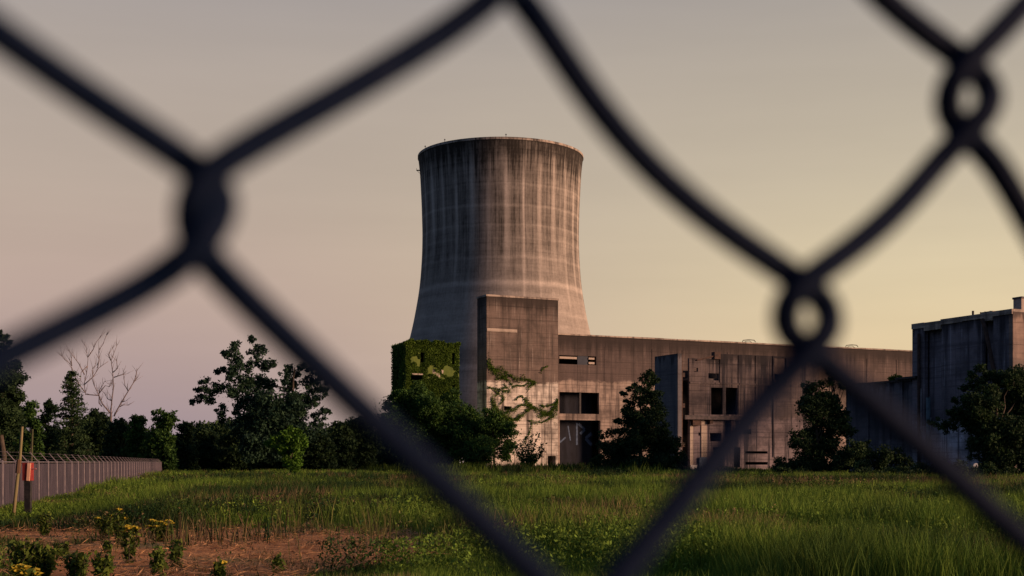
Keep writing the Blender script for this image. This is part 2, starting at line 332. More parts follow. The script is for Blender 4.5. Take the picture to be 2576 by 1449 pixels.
rs = np.random.default_rng(5); amp = rs.uniform(.55, 1.0, 30)[kid]; wid = rs.uniform(.06, .16, 30)[kid]
top = zv[-1]; D = top - ZV
stre = amp * np.exp(-(fr / (wid * (1 + D * .006))) ** 2)
sf = sstep(1.5, 13, D) * (1 - sstep(45, 75, D + 35*(NZ(per(deg*.4, 144), ZV*0+9)-.5))) * (1 - .35 * sstep(25, 50, D))
n_v = NZ.fbm(per(deg * 1.25, 450), ZV * .035, 4); n_f = NZ2.fbm(per(deg * 3.2, 1152), ZV * .05, 3)
n_h = NZ2.fbm(per(deg * .05, 18), ZV * .55, 4); n_b = NZ.fbm(per(deg * .12, 43), ZV * .09 + 50, 4); n_g = NZ.fbm(per(deg * 1.8, 648), ZV * .8, 3)
L = np.full_like(ZV, .285)
L += .30 * stre * sf; L -= .035 * (1 - sstep(42, 68, D + 25*(n_f-.5))) * (.7 + .6 * n_f)
L -= .085 * sstep(.42, .62, n_v) * (1 - sstep(50, 70, D + 40*(n_f-.5))) * (1 - .6 * sstep(.2, .7, stre))
L -= .05 * sstep(.46, .66, n_f) * (1 - .75*sstep(50, 75, D + 30*(n_v-.5)))
L -= .18 * (1 - sstep(3, 16, D + (NZ(per(deg * .9, 324), ZV * 0 + 3) - .5) * 14 - 5 * stre))  # sooty rim with teeth
L += .05 * sstep(66, 68, D) * (1 - sstep(84, 100, D))
L += .14 * (n_b - .5) + .12 * (n_h - .5) + .10 * (n_g - .5)
for dz, w_, a_ in ((20, .5, .05), (29.5, .6, .08), (38, .5, .05), (44, .4, .04), (52.5, .8, .08), (64, 1.3, .16), (67.5, .8, -.05), (77, .7, .06), (83, .5, .03), (88, .7, -.05), (96, 3.2, -.10), (102, 1.2, .06), (110, .7, .04)):
    L += a_ * np.exp(-((D - dz + (n_b - .5) * 1.5) / w_) ** 2)
lift = np.abs(np.mod(ZV, 1.8) / 1.8 - .5); L -= .035 * sstep(.40, .5, lift)   # pour lifts
sm = np.abs(np.mod(deg, 2.4) / 2.4 - .5); L -= .022 * sstep(.40, .5, sm)
L = np.clip(L, .035, .6)
warm = np.stack([L * 1.04, L * .93, L * .80], -1)
idx = np.arange(NT * NV).reshape(NV, NT); nxt = np.roll(idx, -1, 1)
f4 = np.stack([idx[:-1], nxt[:-1], nxt[1:], idx[1:]], -1).reshape(-1, 4)
# inside face of the shell
rin = RV - .9; vin = np.stack([rin * np.sin(TH), -rin * np.cos(TH), ZV], -1)[::30]; nvi = len(vin); 
if True:
    vi = vin.copy(); vi[-1] = np.stack([(RV[-1]-.9) * np.sin(th), -(RV[-1]-.9) * np.cos(th), np.full(NT, top)], -1)
    ii = np.arange(NT * nvi).reshape(nvi, NT) + NT * NV; ni = np.roll(ii, -1, 1)
    f5 = np.stack([ii[:-1], ii[1:], ni[1:], ni[:-1]], -1).reshape(-1, 4)
    f6 = np.stack([idx[-1], nxt[-1], ni[-1], ii[-1]], -1)
allv = np.concatenate([vt.reshape(-1, 3), vi.reshape(-1, 3)]); allf = np.concatenate([f4, f5, f6])
me = bpy.data.meshes.new('shell'); me.vertices.add(len(allv)); me.vertices.foreach_set('co', allv.astype(np.float32).ravel())
me.loops.add(len(allf) * 4); me.loops.foreach_set('vertex_index', allf.astype(np.int32).ravel()); me.polygons.add(len(allf))
me.polygons.foreach_set('loop_start', np.arange(0, len(allf) * 4, 4, dtype=np.int32)); me.polygons.foreach_set('loop_total', np.full(len(allf), 4, dtype=np.int32))
me.polygons.foreach_set('use_smooth', np.ones(len(allf), bool)); me.update(calc_edges=True)
at = me.color_attributes.new('tint', 'FLOAT_COLOR', 'POINT'); c = np.ones((len(allv), 4), np.float32); c[:NT*NV, :3] = warm.reshape(-1, 3); c[NT*NV:, :3] = .12
at.data.foreach_set('color', c.ravel()); me.materials.append(M_TOWER)
tw = thing('cooling_tower', 'huge streaked concrete cooling tower rising behind the ruined plant', 'cooling tower', (TX, TY, 0))
so = bpy.data.objects.new('shell', me); COL.objects.link(so); so.parent = tw
rb = MB()
for k in range(120):
    a0 = 2*math.pi*k/120; a1 = 2*math.pi*(k+1)/120; ro, ri = rv[-1] + .12, rv[-1] - 1.0
    P = [(r_*math.sin(a), -r_*math.cos(a), z_) for a in (a0, a1) for r_, z_ in ((ro, top-.9), (ro, top+.15), (ri, top+.15), (ri, top-.9))]
    rb.add(P, [(0,1,5,4),(1,2,6,5),(2,3,7,6),(3,0,4,7)])
rb.build('rim', concrete('rim_concrete', 999, 998, CL, (.045, .038, .034), (.03, .026, .024)), tw)
cb = MB()
for k in range(36):                                                     # raking columns round the air inlet
    a0 = 2*math.pi*k/36; a1 = 2*math.pi*(k+.5)/36; a2 = 2*math.pi*(k+1)/36
    for aa in (a0, a2):
        cb.tube([(58.6*math.sin(aa), -58.6*math.cos(aa), 0), (rv[0]*math.sin(a1), -rv[0]*math.cos(a1), zv[0]+.3)], .5, 6)
cb.build('raking_columns', concrete('column_concrete', 999, 998, CL, CM, CD), tw)
for an, nm in ((-63, 'rim_mast'), (-40, 'rim_mast'), (4, 'rim_mast')):
    a = R(an); mm = MB(); x, y = (rv[-1]-.3)*math.sin(a), -(rv[-1]-.3)*math.cos(a)
    mm.tube([(x, y, top), (x, y, top+1.6)], .12, 5); mm.box(x-.35, x+.35, y-.1, y+.1, top+1.0, top+1.3); mm.build(nm, M_DARKSTEEL, tw)
mm = MB(); a = R(-86); zz = top - 6.5; r_ = float(np.interp(zz, zv, rv)); x, y = r_*math.sin(a), -r_*math.cos(a)
mm.box(x-1.5, x+.1, y-.8, y+.8, zz, zz+.18); mm.tube([(x-1.4, y, zz), (x-1.4, y, zz+1.1)], .08, 5); mm.tube([(x-1.2, y, zz), (x, y, zz-1.3)], .09, 5)
mm.build('bracket', M_DARKSTEEL, tw)

# ------------------------------------------------------------------ buildings: all parallel, front faces turned 25 degrees
ANG = R(25); CA, SA = math.cos(ANG), math.sin(ANG)
class Frame:
    def __init__(s, x, Y): s.X, s.Y = (x - CX) / FX * Y, Y
    def front(s, x, y, off=0.):      # pixel on the plane local y = off -> (local x, z)
        a = (x - CX) / FX; X0, Y0 = s.X - SA*off, s.Y + CA*off
        k = (CA*Y0 - SA*X0) / (CA - a*SA); return ((k*a - X0)*CA + (k - Y0)*SA, CAMZ + (HY - y) / FX * k)
    def side(s, x, y):               # pixel on the plane local x = 0 -> (local y, z)
        a = (x - CX) / FX; k = (s.X*CA + s.Y*SA) / (a*CA + SA); return (-(k*a - s.X)*SA + (k - s.Y)*CA, CAMZ + (HY - y) / FX * k)
    def world(s, lx, ly, z): return Vector((s.X + lx*CA - ly*SA, s.Y + lx*SA + ly*CA, z))
    def root(s, name, label, cat='building'): return thing(name, label, cat, (s.X, s.Y, 0), ANG)
def wall_holes(mb, x0, x1, z0, z1, holes, y=0., th=.5, side=False):
    """wall of thickness th with rectangular openings; side=True swaps the local x and y axes"""
    xs = sorted({x0, x1, *[h[0] for h in holes], *[h[1] for h in holes]}); zs = sorted({z0, z1, *[h[2] for h in holes], *[h[3] for h in holes]})
    xs = [v for v in xs if x0 <= v <= x1]; zs = [v for v in zs if z0 <= v <= z1]
    def inside(a, b): return any(h[0] < a < h[1] and h[2] < b < h[3] for h in holes)
    nxx, nzz = len(xs) - 1, len(zs) - 1
    solid = [[not inside((xs[i]+xs[i+1])/2, (zs[j]+zs[j+1])/2) for j in range(nzz)] for i in range(nxx)]
    sol = lambda i, j: 0 <= i < nxx and 0 <= j < nzz and solid[i][j]
    def P(a, d, z): return (d, a, z) if side else (a, d, z)
    for i in range(nxx):
        for j in range(nzz):
            if not solid[i][j]: continue
            a, b_, c_, d_ = xs[i], xs[i+1], zs[j], zs[j+1]
            Q = [[P(a,y,c_),P(b_,y,c_),P(b_,y,d_),P(a,y,d_)], [P(a,y+th,c_),P(a,y+th,d_),P(b_,y+th,d_),P(b_,y+th,c_)]]
            if not sol(i-1, j): Q.append([P(a,y,c_),P(a,y,d_),P(a,y+th,d_),P(a,y+th,c_)])
            if not sol(i+1, j): Q.append([P(b_,y,c_),P(b_,y+th,c_),P(b_,y+th,d_),P(b_,y,d_)])
            if not sol(i, j-1): Q.append([P(a,y,c_),P(a,y+th,c_),P(b_,y+th,c_),P(b_,y,c_)])
            if not sol(i, j+1): Q.append([P(a,y,d_),P(b_,y,d_),P(b_,y+th,d_),P(a,y+th,d_)])
            for q in Q: mb.add(q[::-1] if side else q, [(0, 1, 2, 3)])
def px_hole(F, x0, x1, y0, y1, off=0.):
    a, z1 = F.front(x0, y0, off); b_, _ = F.front(x1, y0, off); _, z0 = F.front((x0+x1)/2, y1, off); _, z1 = F.front((x0+x1)/2, y0, off)
    return (a, b_, z0, z1)

# tall block in front of the tower
FB = Frame(1224, 260)
bl = FB.root('concrete_block', 'tall narrow raw concrete block with ivy on its pale lower half')
w, _ = FB.front(1404, 750); Hb = FB.front(1224, 745)[1]; dp, _ = FB.side(1200.5, 752)
Mb = concrete('block_concrete', Hb, FB.front(1300, 1036-1)[1]*0 + FB.front(1300, 962)[1], (.76, .69, .59), (.19, .145, .12), (.065, .053, .045), soot=3.6)
mb = MB(); wall_holes(mb, 0, w, -.5, Hb, [px_hole(FB, 1268, 1287, 1022, 1032), px_hole(FB, 1378, 1398, 1147, 1178)], 0, .6); mb.build('front_wall', Mb, bl)
mb = MB(); mb.box(0, .6, .603, dp, -.5, Hb - .01); mb.build('side_wall', Mb, bl)
mb = MB(); mb.box(w-.6, w, .603, dp, -.5, Hb - .01); mb.build('side_wall', Mb, bl)
mb = MB(); mb.box(.603, w-.603, dp-.6, dp-.003, -.5, Hb-.02); mb.build('back_wall', Mb, bl)
mb = MB(); mb.box(.604, w-.604, .604, dp-.604, Hb-1.4, Hb-1.1); mb.build('roof', M_ROOF, bl)
mb = MB(); mb.box(-.12, w+.12, -.12, .55, Hb+.003, Hb+.38); mb.box(-.12, .5, .553, dp+.05, Hb+.003, Hb+.37); mb.build('coping', concrete('coping_concrete', 999, 998, CL, (.20, .16, .14), CD), bl)
a, z = FB.front(1224, 829); 
mb = MB(); mb.box(.05, FB.front(1300, 829)[0], -.16, -.003, z-.35, z+.30); mb.build('ledge', concrete('ledge_concrete', 999, 998, CL, (.62, .50, .40), (.3, .25, .2), .4), bl)
mb = MB(); z = FB.front(1300, 962)[1]; mb.box(.05, w-.05, -.07, -.003, z-.12, z+.12); mb.build('ledge', Mb, bl)

# long hall behind
FH = Frame(1404, 270)
hl = FH.root('concrete_hall', 'long flat roofed concrete hall with a stained top edge stretching to the right')
Hh = FH.front(1404, 842)[1]; wl, _ = FH.front(2330, 880)
Mh = concrete('hall_concrete', Hh, FH.front(1560, 962)[1], (.40, .32, .265), (.125, .095, .085), (.065, .052, .047), soot=4.5, seam=(4.6, 2.6))
holes = [px_hole(FH, 1406, 1500, 895, 917), px_hole(FH, 1407, 1507, 987, 1041), px_hole(FH, 1408, 1510, 1057, 1190)]
mb = MB(); wall_holes(mb, -1.5, wl, -.5, Hh, holes, 0, .7); mb.build('front_wall', Mh, hl)
mb = MB(); mb.box(-1.5, -.8, .703, 22, -.5, Hh-.01); mb.build('side_wall', Mh, hl)
mb = MB(); mb.box(-1.5, wl, 22.003, 22.7, -.5, Hh-.02); mb.build('back_wall', Mh, hl)
mb = MB(); mb.box(wl-.7, wl, .703, 21.9, -.5, Hh-.01); mb.build('side_wall', Mh, hl)
mb = MB(); mb.box(-.79, wl-.71, .71, 21.99, Hh-1.0, Hh-.6); mb.build('roof', M_ROOF, hl)
mb = MB()
for q in range(int(wl // 9.2) + 1):
    x0 = -1.5 + q*9.2; mb.box(x0, min(x0+9.14, wl), -.14, .8, Hh+.004, Hh+.32 + random.uniform(-.04, .05))
mb.build('coping', concrete('coping_concrete_dark', 999, 998, CL, (.17, .14, .125), CD), hl)
# slot window: lit lintel, a pier of dark glass, broken frames
h = holes[0]
mb = MB(); mb.box(h[0]+.1, h[0] + (h[1]-h[0])*.47, -.1, .5, h[3]-.75, h[3]-.28); mb.build('lintel', M_ORANGE if False else concrete('lintel_concrete', 999, 998, CL, (.72, .55, .42), (.4, .33, .27), .3), hl)
mb = MB(); mb.box(h[1]-(h[1]-h[0])*.21, h[1]-.5, -.1, .5, h[3]-.7, h[3]-.3); mb.box(h[1]-(h[1]-h[0])*.21, h[1]-.5, -.1, .5, h[3]-1.7, h[3]-1.25); mb.build('lintel', bpy.data.materials['lintel_concrete'], hl)
mb = MB(); mb.box(h[0]+(h[1]-h[0])*.50, h[1]-(h[1]-h[0])*.22, .12, .3, h[2], h[3]); mb.build('window', mottled('blue_black_glass', (.01, .018, .035), (.02, .03, .05), 1, .25, 0, spec=.5), hl)
h = holes[1]; mb = MB(); mb.box(h[0]+(h[1]-h[0])*.52, h[0]+(h[1]-h[0])*.56, .3, .6, h[2], h[3]); mb.build('mullion', M_DARKSTEEL, hl)
# interior partition seen through the two big openings
mb = MB(); mb.box(.5, holes[1][1]-.2, 3.0, 3.3, -.5, holes[1][3]+1.5); mb.build('inner_wall', mottled('inner_wall_shade', (.006, .007, .012), (.016, .018, .028), .6, stretch=(1.5, 1, .3)), hl)  # interior darkness painted into the wall colour, keeps the openings black
def stroke(mb, pts, wd, yy=-.012, th=.01):
    """a brush stroke of paint on a front wall, local x/z points"""
    for (x0, z0), (x1, z1) in zip(pts[:-1], pts[1:]):
        d = Vector((x1-x0, z1-z0)); L_ = d.length; d /= L_; n_ = Vector((-d.y, d.x)) * wd / 2
        q = [(x0-n_.x, z0-n_.y), (x1-n_.x, z1-n_.y), (x1+n_.x, z1+n_.y), (x0+n_.x, z0+n_.y)]
        mb.add([(a_, yy, c_) for a_, c_ in q] + [(a_, yy+th, c_) for a_, c_ in q], [(0,1,2,3),(7,6,5,4),(0,4,5,1),(1,5,6,2),(2,6,7,3),(3,7,4,0)])
h = holes[2]; gx = lambda u_, v_: (h[0] + u_*(h[1]-h[0]), 1.2 + v_*(h[3]-1.2))
gm = MB()
stroke(gm, [gx(.62,.93), gx(.78,.80), gx(.66,.70)], .55, 2.96); stroke(gm, [gx(.95,.72), gx(.80,.60), gx(.95,.45)], .7, 2.96); stroke(gm, [gx(.58,.95), gx(.58,.45)], .45, 2.955)
stroke(gm, [gx(.12,.9), gx(.15,.5), gx(.3,.62)], .35, 2.96); stroke(gm, [gx(.36,.88), gx(.42,.55)], .3, 2.96)
gm.build('graffiti', M_GRAF, hl)
for (xa, xb, yy) in ((1868, 1902, 858), (2128, 2160, 866)):             # bent reinforcing bars left along the roof edge
    a, z = FH.front(xa, yy); b_, _ = FH.front(xb, yy); rm = MB()
    rm.tube([(a, .2, Hh+.2), (a+.3, .2, Hh+.75), ((a+b_)/2, .25, Hh+.95), (b_-.4, .2, Hh+.9), (b_, .2, Hh+.5)], .09, 5)
    rm.tube([(a+.4, .3, Hh+.2), (a+1.2, .3, Hh+.6), ((a+b_)/2+.3, .35, Hh+.7), (b_-.8, .3, Hh+.2)], .07, 5); rm.build('bent_rebar', M_DARKSTEEL, hl)
for xx in (1405+8, 1520, 1640, 1716, 1830, 2085, 2180, 2255):           # shallow pilasters and drain stains
    a, _ = FH.front(xx, 900)
    if a > holes[0][1] + .5: mb = MB(); mb.box(a, a+.55, -.07, -.003, FH.front(xx, 962)[1], Hh-2.2); mb.build('pilaster', Mh, hl)
mb = MB(); z = FH.front(1560, 962)[1]; mb.box(holes[1][1], wl-.1, -.10, -.004, z-.15, z+.15); mb.build('string_course', Mh, hl)

# ivy covered block at the left
FG = Frame(1020, 250)
gb = FG.root('overgrown_block', 'small square concrete block completely wrapped in green ivy')
Hg = FG.front(1020, 861)[1]; wg, _ = FG.front(1155, 861); dg, _ = FG.side(1005, 868)
gh = [px_hole(FG, 1057, 1068, 886, 913), px_hole(FG, 1136, 1145, 888, 917), px_hole(FG, 1032, 1063, 943, 957), px_hole(FG, 1057, 1066, 966, 989), px_hole(FG, 1136, 1145, 968, 992)]
mb = MB(); wall_holes(mb, 0, wg, -.5, Hg, gh, 0, .6); mb.build('front_wall', M_IVYBASE, gb)
mb = MB(); mb.box(0, .6, .603, dg + 4, -.5, Hg-.01); mb.build('side_wall', M_IVYBASE, gb)
mb = MB(); mb.box(wg-.6, wg, .603, dg + 4, -.5, Hg-.01); mb.build('side_wall', M_IVYBASE, gb)
mb = MB(); mb.box(.603, wg-.603, dg+3.4, dg+4-.003, -.5, Hg-.02); mb.build('back_wall', M_IVYBASE, gb)
mb = MB(); mb.box(.604, wg-.604, .604, dg+3.39, Hg-.6, Hg-.3); mb.build('roof', M_ROOF, gb)
h = gh[2]; mb = MB(); mb.box(h[0]+.3, h[1], -.2, .4, h[3]+.003, h[3]+.28); mb.build('lintel', bpy.data.materials['lintel_concrete'], gb)
pa = px_hole(FG, 1080, 1118, 924, 948); mb = MB(); rnd = random.Random(12)
for (u0, v0, rx_, rz_) in ((.3, .5, .9, .8), (.55, .3, .6, .5), (.8, .55, .8, .75), (.65, .1, .5, .5)):
    cx_, cz_ = pa[0] + u0*(pa[1]-pa[0]), pa[2] + v0*(pa[3]-pa[2]); rg = [(cx_ + rx_*.75*rnd.uniform(.35, 1.1)*math.cos(k*.4488), cz_ + rz_*.75*rnd.uniform(.35, 1.1)*math.sin(k*.4488)) for k in range(14)]
    yy_ = -.02 - .002*len(mb.v)/14; mb.add([(a_, yy_, b_) for a_, b_ in rg] + [(cx_, yy_, cz_)], [(k, (k+1) % 14, 14) for k in range(14)])
mb.build('bare_patch', concrete('bare_concrete', 999, 998, CL, (.34, .27, .2), (.1, .12, .04)), gb)

# ruined middle building: end wall (fin) and a recessed front full of openings
FM = Frame(1705, 200)
mbld = FM.root('ruined_building', 'ruined grey building with dark doorways, a broken ledge and a tall blue shaded end wall')
Hm = FM.front(1705, 889)[1]; dm, _ = FM.side(1647, 899); th_f = FM.front(1715, 900)[0]
Mm = concrete('ruin_concrete', Hm, FM.front(1800, 1046)[1], (.23, .19, .20), (.13, .105, .10), (.026, .024, .030), soot=1.6, seam=(2.6, 2.2), streak=1.7)  # tones lowered so the colour carries part of the shade on this building
Mmf = concrete('fin_concrete', Hm, 6, (.22, .20, .21), (.17, .16, .165), (.09, .09, .10), seam=(30, 5.2), soot=1.0)
mb = MB(); mb.box(0, th_f, 0, dm, -.5, Hm); mb.build('end_wall', Mmf, mbld)
mb = MB(); mb.box(th_f+.12, th_f+.50, .5, .9, 2.5, Hm-.1); mb.build('downpipe', M_PIPE, mbld)
OFF = 1.6
ph = lambda x0, x1, y0, y1: px_hole(FM, x0, x1, y0, y1, OFF)
M_PALE = concrete('pale_pilaster_concrete', 999, 998, CL, (.50, .40, .36), (.12, .10, .10), streak=.8)
hs_ = [ph(1789, 1818, 975, 1043), ph(1826, 1855, 975, 1043), ph(1782, 1808, 939, 957), ph(1786, 1815, 1089, 1110), ph(1794, 1820, 1125, 1176),
       ph(1875, 1931, 1135, 1141), ph(1875, 1931, 1162, 1169), ph(1930, 1941, 968, 988), ph(1746, 1756, 925, 935), ph(1757, 1762, 1088, 1096), ph(1868, 1890, 1080, 1092), ph(1846, 1862, 1125, 1176), ph(1948, 1978, 901, 963)]
xl, _ = FM.front(1734, 900, OFF); xm, _ = FM.front(1809, 900, OFF); xr, _ = FM.front(2060, 900, OFF)
zt1 = FM.front(1760, 902, OFF)[1]; zt2 = FM.front(1880, 893, OFF)[1]
hl1 = [hh for hh in hs_ if hh[0] < xm]; 
mb = MB(); wall_holes(mb, xl, xm, -.5, zt1, [(a, min(b_, xm), c_, d_) for a, b_, c_, d_ in hl1], OFF, .45); mb.build('front_wall', Mm, mbld)
hl2 = [(max(a, xm), b_, c_, d_) for a, b_, c_, d_ in hs_ if b_ > xm]
mb = MB(); wall_holes(mb, xm, xr, -.5, zt2, hl2, OFF-.003, .45); mb.build('front_wall', Mm, mbld)
a0, zt = FM.front(1795, 892, OFF); a1, zb = FM.front(1810, 906, OFF)
mb = MB(); mb.box(a0, a1, OFF-.35, OFF+.6, zt1+.004, zt2+.25); mb.build('roof_stub', M_PIPE, mbld)
mb = MB(); a, z0 = FM.front(1752, 906, OFF); b_, z1 = FM.front(1795, 896, OFF); mb.tube([(a, OFF-.1, z0), (b_, OFF-.1, z1)], .13, 5); mb.build('broken_beam', M_PIPE, mbld)
mb = MB(); mb.box(th_f+.01, xr, OFF+6, OFF+6.4, -.5, zt1-1.5); mb.build('inner_wall', mottled('shadowed_inner_wall', (.018, .018, .022), (.035, .033, .036), 1), mbld)  # very dark colour imitates the unlit interior behind the doorways
mb = MB(); mb.box(xl+.5, xr, OFF+.5, OFF+6, zt1-3.4, zt1-3.1); mb.box(xl+.5, xr, OFF+.5, OFF+6, FM.front(1800, 1045, OFF)[1]-.2, FM.front(1800, 1045, OFF)[1]+.05); mb.build('floor_slab', M_ROOF, mbld)
mb = MB(); mb.box(xr-.4, xr, OFF+.45, OFF+6, -.5, zt2-.2); mb.build('side_wall', Mm, mbld)
for yy in (942, 1019, 1117):
    z = FM.front(1730, yy, .6)[1]; mb = MB(); mb.box(th_f+.003, th_f+.95, .55, 1.5, z-.42, z+.25); mb.build('ledge_stub', M_PIPE, mbld)
a, z = FM.front(1722, 1049, .4); b_, _ = FM.front(1915, 1049, .4)
mb = MB(); mb.box(a+.1, b_, .4, OFF-.006, z-.35, z+.30); mb.build('ledge', mottled('ledge_dark_concrete', (.06, .055, .055), (.12, .10, .10), 2), mbld)
for xx, y1 in ((1740, 1070), (1783, 1066), (1836, 1095), (1884, 1068)):
    p, z0 = FM.front(xx, y1, OFF-.3); mb = MB(); wdt = 1.5 if xx == 1740 else .55
    mb.box(p, p+wdt, OFF-.7, OFF-.007, z0, z-.36); mb.build('bracket', M_PIPE, mbld)
for xx, x2, y0, y1 in ((1735, 1743, 1060, 1185), (1763, 1777, 1058, 1185), (1836, 1841, 1058, 1120), (1810, 1815, 893, 965), (1857, 1861, 894, 1040), (1900, 1904, 895, 1040), (1944, 1947, 895, 1150)):
    p, z1 = FM.front(xx, y0, OFF); p2, z0 = FM.front(x2, y1, OFF); mb = MB(); mb.box(p, p2, OFF-.12, OFF-.008, max(z0, -.4), z1); mb.build('pilaster', M_PALE if x2 in (1743, 1777) else Mm, mbld)
z = FM.front(1800, 965, OFF)[1]; mb = MB(); mb.box(xl+.1, xr-.1, OFF-.12, OFF-.009, z-.1, z+.16); mb.build('string_course', Mm, mbld)
for x0, x1, y0, y1 in ((1735, 1751, 1170, 1182), (1757, 1776, 1150, 1180)):
    p = ph(x0, x1, y0, y1); mb = MB(); wall_holes(mb, p[0], p[1], max(p[2], 0), p[3], [], OFF-.33, .04); mb.build('graffiti', M_GRAF if x0 == 1757 else M_WHITE, mbld)

# right building, side wall towards us in shade, with the lower wing running back from it
FR = Frame(2548, 150)
rbld = FR.root('slab_building', 'tall dark sided concrete building cut off by the right edge of the picture')
Hr = FR.front(2548, 783)[1]; ds, _ = FR.side(2295, 826); dl, _ = FR.side(2128, 972); Hl = FR.side(2235, 963)[1]
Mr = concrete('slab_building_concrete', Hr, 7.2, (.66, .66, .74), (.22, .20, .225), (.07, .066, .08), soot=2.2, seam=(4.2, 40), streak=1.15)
m1, _ = FR.side(2499, 900); m2, _ = FR.side(2470, 900)
n1_, _ = FR.side(2368, 900); n2_, _ = FR.side(2326, 900)
# side wall in three bays with deep slots between them
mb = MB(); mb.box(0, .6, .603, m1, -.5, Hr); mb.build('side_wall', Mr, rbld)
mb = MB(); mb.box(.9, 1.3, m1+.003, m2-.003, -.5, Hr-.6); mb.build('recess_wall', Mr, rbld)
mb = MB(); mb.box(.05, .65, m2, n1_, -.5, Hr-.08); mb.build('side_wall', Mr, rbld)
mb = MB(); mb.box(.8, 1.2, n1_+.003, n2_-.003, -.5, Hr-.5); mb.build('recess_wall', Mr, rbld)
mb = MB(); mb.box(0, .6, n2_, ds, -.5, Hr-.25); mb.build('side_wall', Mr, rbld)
mb = MB()
for q, (a, b_, dz) in enumerate(((0, m1, 0), (m1, m2, .0), (m2, m2+3.1, -.08), (m2+3.1, n1_, -.16), (n1_, n2_, -.22), (n2_, ds, -.25))):
    mb.box(-.15, 1.4, a+.004, b_-.004, Hr+dz-(.75 if q in (1, 4) else .3), Hr+dz+.30+.08*(q % 2))
mb.build('coping', bpy.data.materials['coping_concrete_dark'], rbld)
wr = 34
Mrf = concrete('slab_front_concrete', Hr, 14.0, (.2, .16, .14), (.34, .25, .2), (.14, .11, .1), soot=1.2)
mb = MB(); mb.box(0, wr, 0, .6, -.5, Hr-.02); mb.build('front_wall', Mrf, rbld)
mb = MB(); mb.box(.003, wr, ds-.6, ds-.003, -.5, Hr-.4); mb.build('back_wall', Mr, rbld)
mb = MB(); mb.box(wr-.6, wr, .604, ds-.61, -.5, Hr-.1); mb.build('side_wall', Mr, rbld)
mb = MB(); mb.box(.61, wr-.61, .61, ds-.61, Hr-.9, Hr-.5); mb.build('roof', M_ROOF, rbld)
a, z0 = FR.side(2484, 812); b_, z1 = FR.side(2507, 940)
mb = MB(); mb.tube([(-.35, FR.side(2476, 800)[0], Hr-.5), (-.35, FR.side(2484, 812)[0], z0-.6), (-.35, b_, z1), (-.35, b_, .5)], .24, 8); mb.build('downpipe', M_PIPE, rbld)
mb = MB(); a, z0 = FR.side(2316, 840); mb.tube([(-.3, a, z0), (-.3, a, .3)], .2, 8); mb.build('downpipe', M_PIPE, rbld)
mb = MB(); a, z0 = FR.side(2340, 1000); mb.tube([(-.32, a, z0), (-.32, a, .3)], .28, 8); mb.build('downpipe', mottled('teal_pipe', (.08, .13, .16), (.13, .2, .24), 2), rbld)
for (x0, x1, y0, y1) in ((2308, 2318, 978, 1150), (2334, 2342, 1050, 1150)):      # pale washed strips
    a, zt = FR.side(x0, y0); b_, _ = FR.side(x1, y0); _, zb = FR.side(x0, y1); mb = MB(); mb.box(-.03, -.004, b_, a, zb, zt)
    mb.build('pale_strip', mottled('washed_concrete', (.78, .80, .86), (.6, .62, .7), 1.5), rbld)
gm = MB()
def sstroke(pts, wd, xx=-.02):
    for (y0, z0), (y1, z1) in zip(pts[:-1], pts[1:]):
        d = Vector((y1-y0, z1-z0)); d.normalize(); n_ = Vector((-d.y, d.x))*wd/2
        q = [(y0-n_.x, z0-n_.y), (y1-n_.x, z1-n_.y), (y1+n_.x, z1+n_.y), (y0+n_.x, z0+n_.y)]
        gm.add([(xx, a_, c_) for a_, c_ in q] + [(xx+.012, a_, c_) for a_, c_ in q], [(3,2,1,0),(4,5,6,7),(0,1,5,4),(1,2,6,5),(2,3,7,6),(3,0,4,7)])
for q in range(9):
    y0 = FR.side(2302 + q*10, 1170)[0]; base = .9 + random.uniform(-.2, .2)
    sstroke([(y0, base), (y0-random.uniform(.1, .5), base+random.uniform(.5, 1.0)), (y0-random.uniform(.5, .9), base+random.uniform(.1, .5))], random.uniform(.22, .38))
gm.build('graffiti', M_GRAF2, rbld)
for xx in (2402, 2421, 2432, 2445):
    a, z = FR.side(xx, 800); mb = MB(); mb.tube([(3.0, a, Hr-.5), (3.0, a, Hr+.9+.3*(xx == 2402))], .09 if xx != 2402 else .16, 6); mb.build('roof_rod', M_DARKSTEEL, rbld)
p = ray(2570, 752, 170); 
ch = thing('roof_chimney', 'pale boxy chimney standing on the dark slab roof at the right edge', 'chimney', (p.x, p.y, Hr-.7), ANG)
mb = MB(); mb.box(-.55, 1.2, -.5, .9, 0, p.z-Hr+.7); mb.build('stack', concrete('chimney_concrete', 999, 998, CL, (.45, .36, .33), (.3, .24, .22)), ch)
mb = MB(); mb.box(-.65, 1.3, -.6, 1.0, p.z-Hr+.704, p.z-Hr+.95); mb.build('cap', M_ROOF, ch)
# lower wing
p0 = FR.world(0, ds, 0)
lw = thing('low_wing', 'low dark concrete wing behind the trees with a shrub growing on its roof', 'building', (p0.x, p0.y, 0), ANG)
Ml = concrete('low_wing_concrete', Hl, 4.5, (.27, .26, .29), (.16, .15, .17), (.07, .07, .08), soot=1.0, seam=(4.4, 30))
L2 = dl - ds
mb = MB(); mb.box(0.02, .6, .01, L2, -.5, Hl); mb.build('side_wall', Ml, lw)
mb = MB(); mb.box(.603, 22, L2-.6, L2-.002, -.5, Hl-.01); mb.build('back_wall', Ml, lw)
mb = MB(); mb.box(.61, 22, .01, L2-.61, Hl-.5, Hl-.2); mb.build('roof', M_ROOF, lw)
mb = MB(); mb.box(-.22, .7, .01, L2+.1, Hl+.004, Hl+.26); mb.box(-.6, .8, -1.2, 2.6, Hl+.27, Hl+.55); mb.build('coping', M_DARKSTEEL, lw)
for yy in (1.6, 4.0, 8.2):
    mb = MB(); mb.box(-.25, .017, yy, yy+.55, -.5, Hl-.05); mb.build('pilaster', Ml, lw)

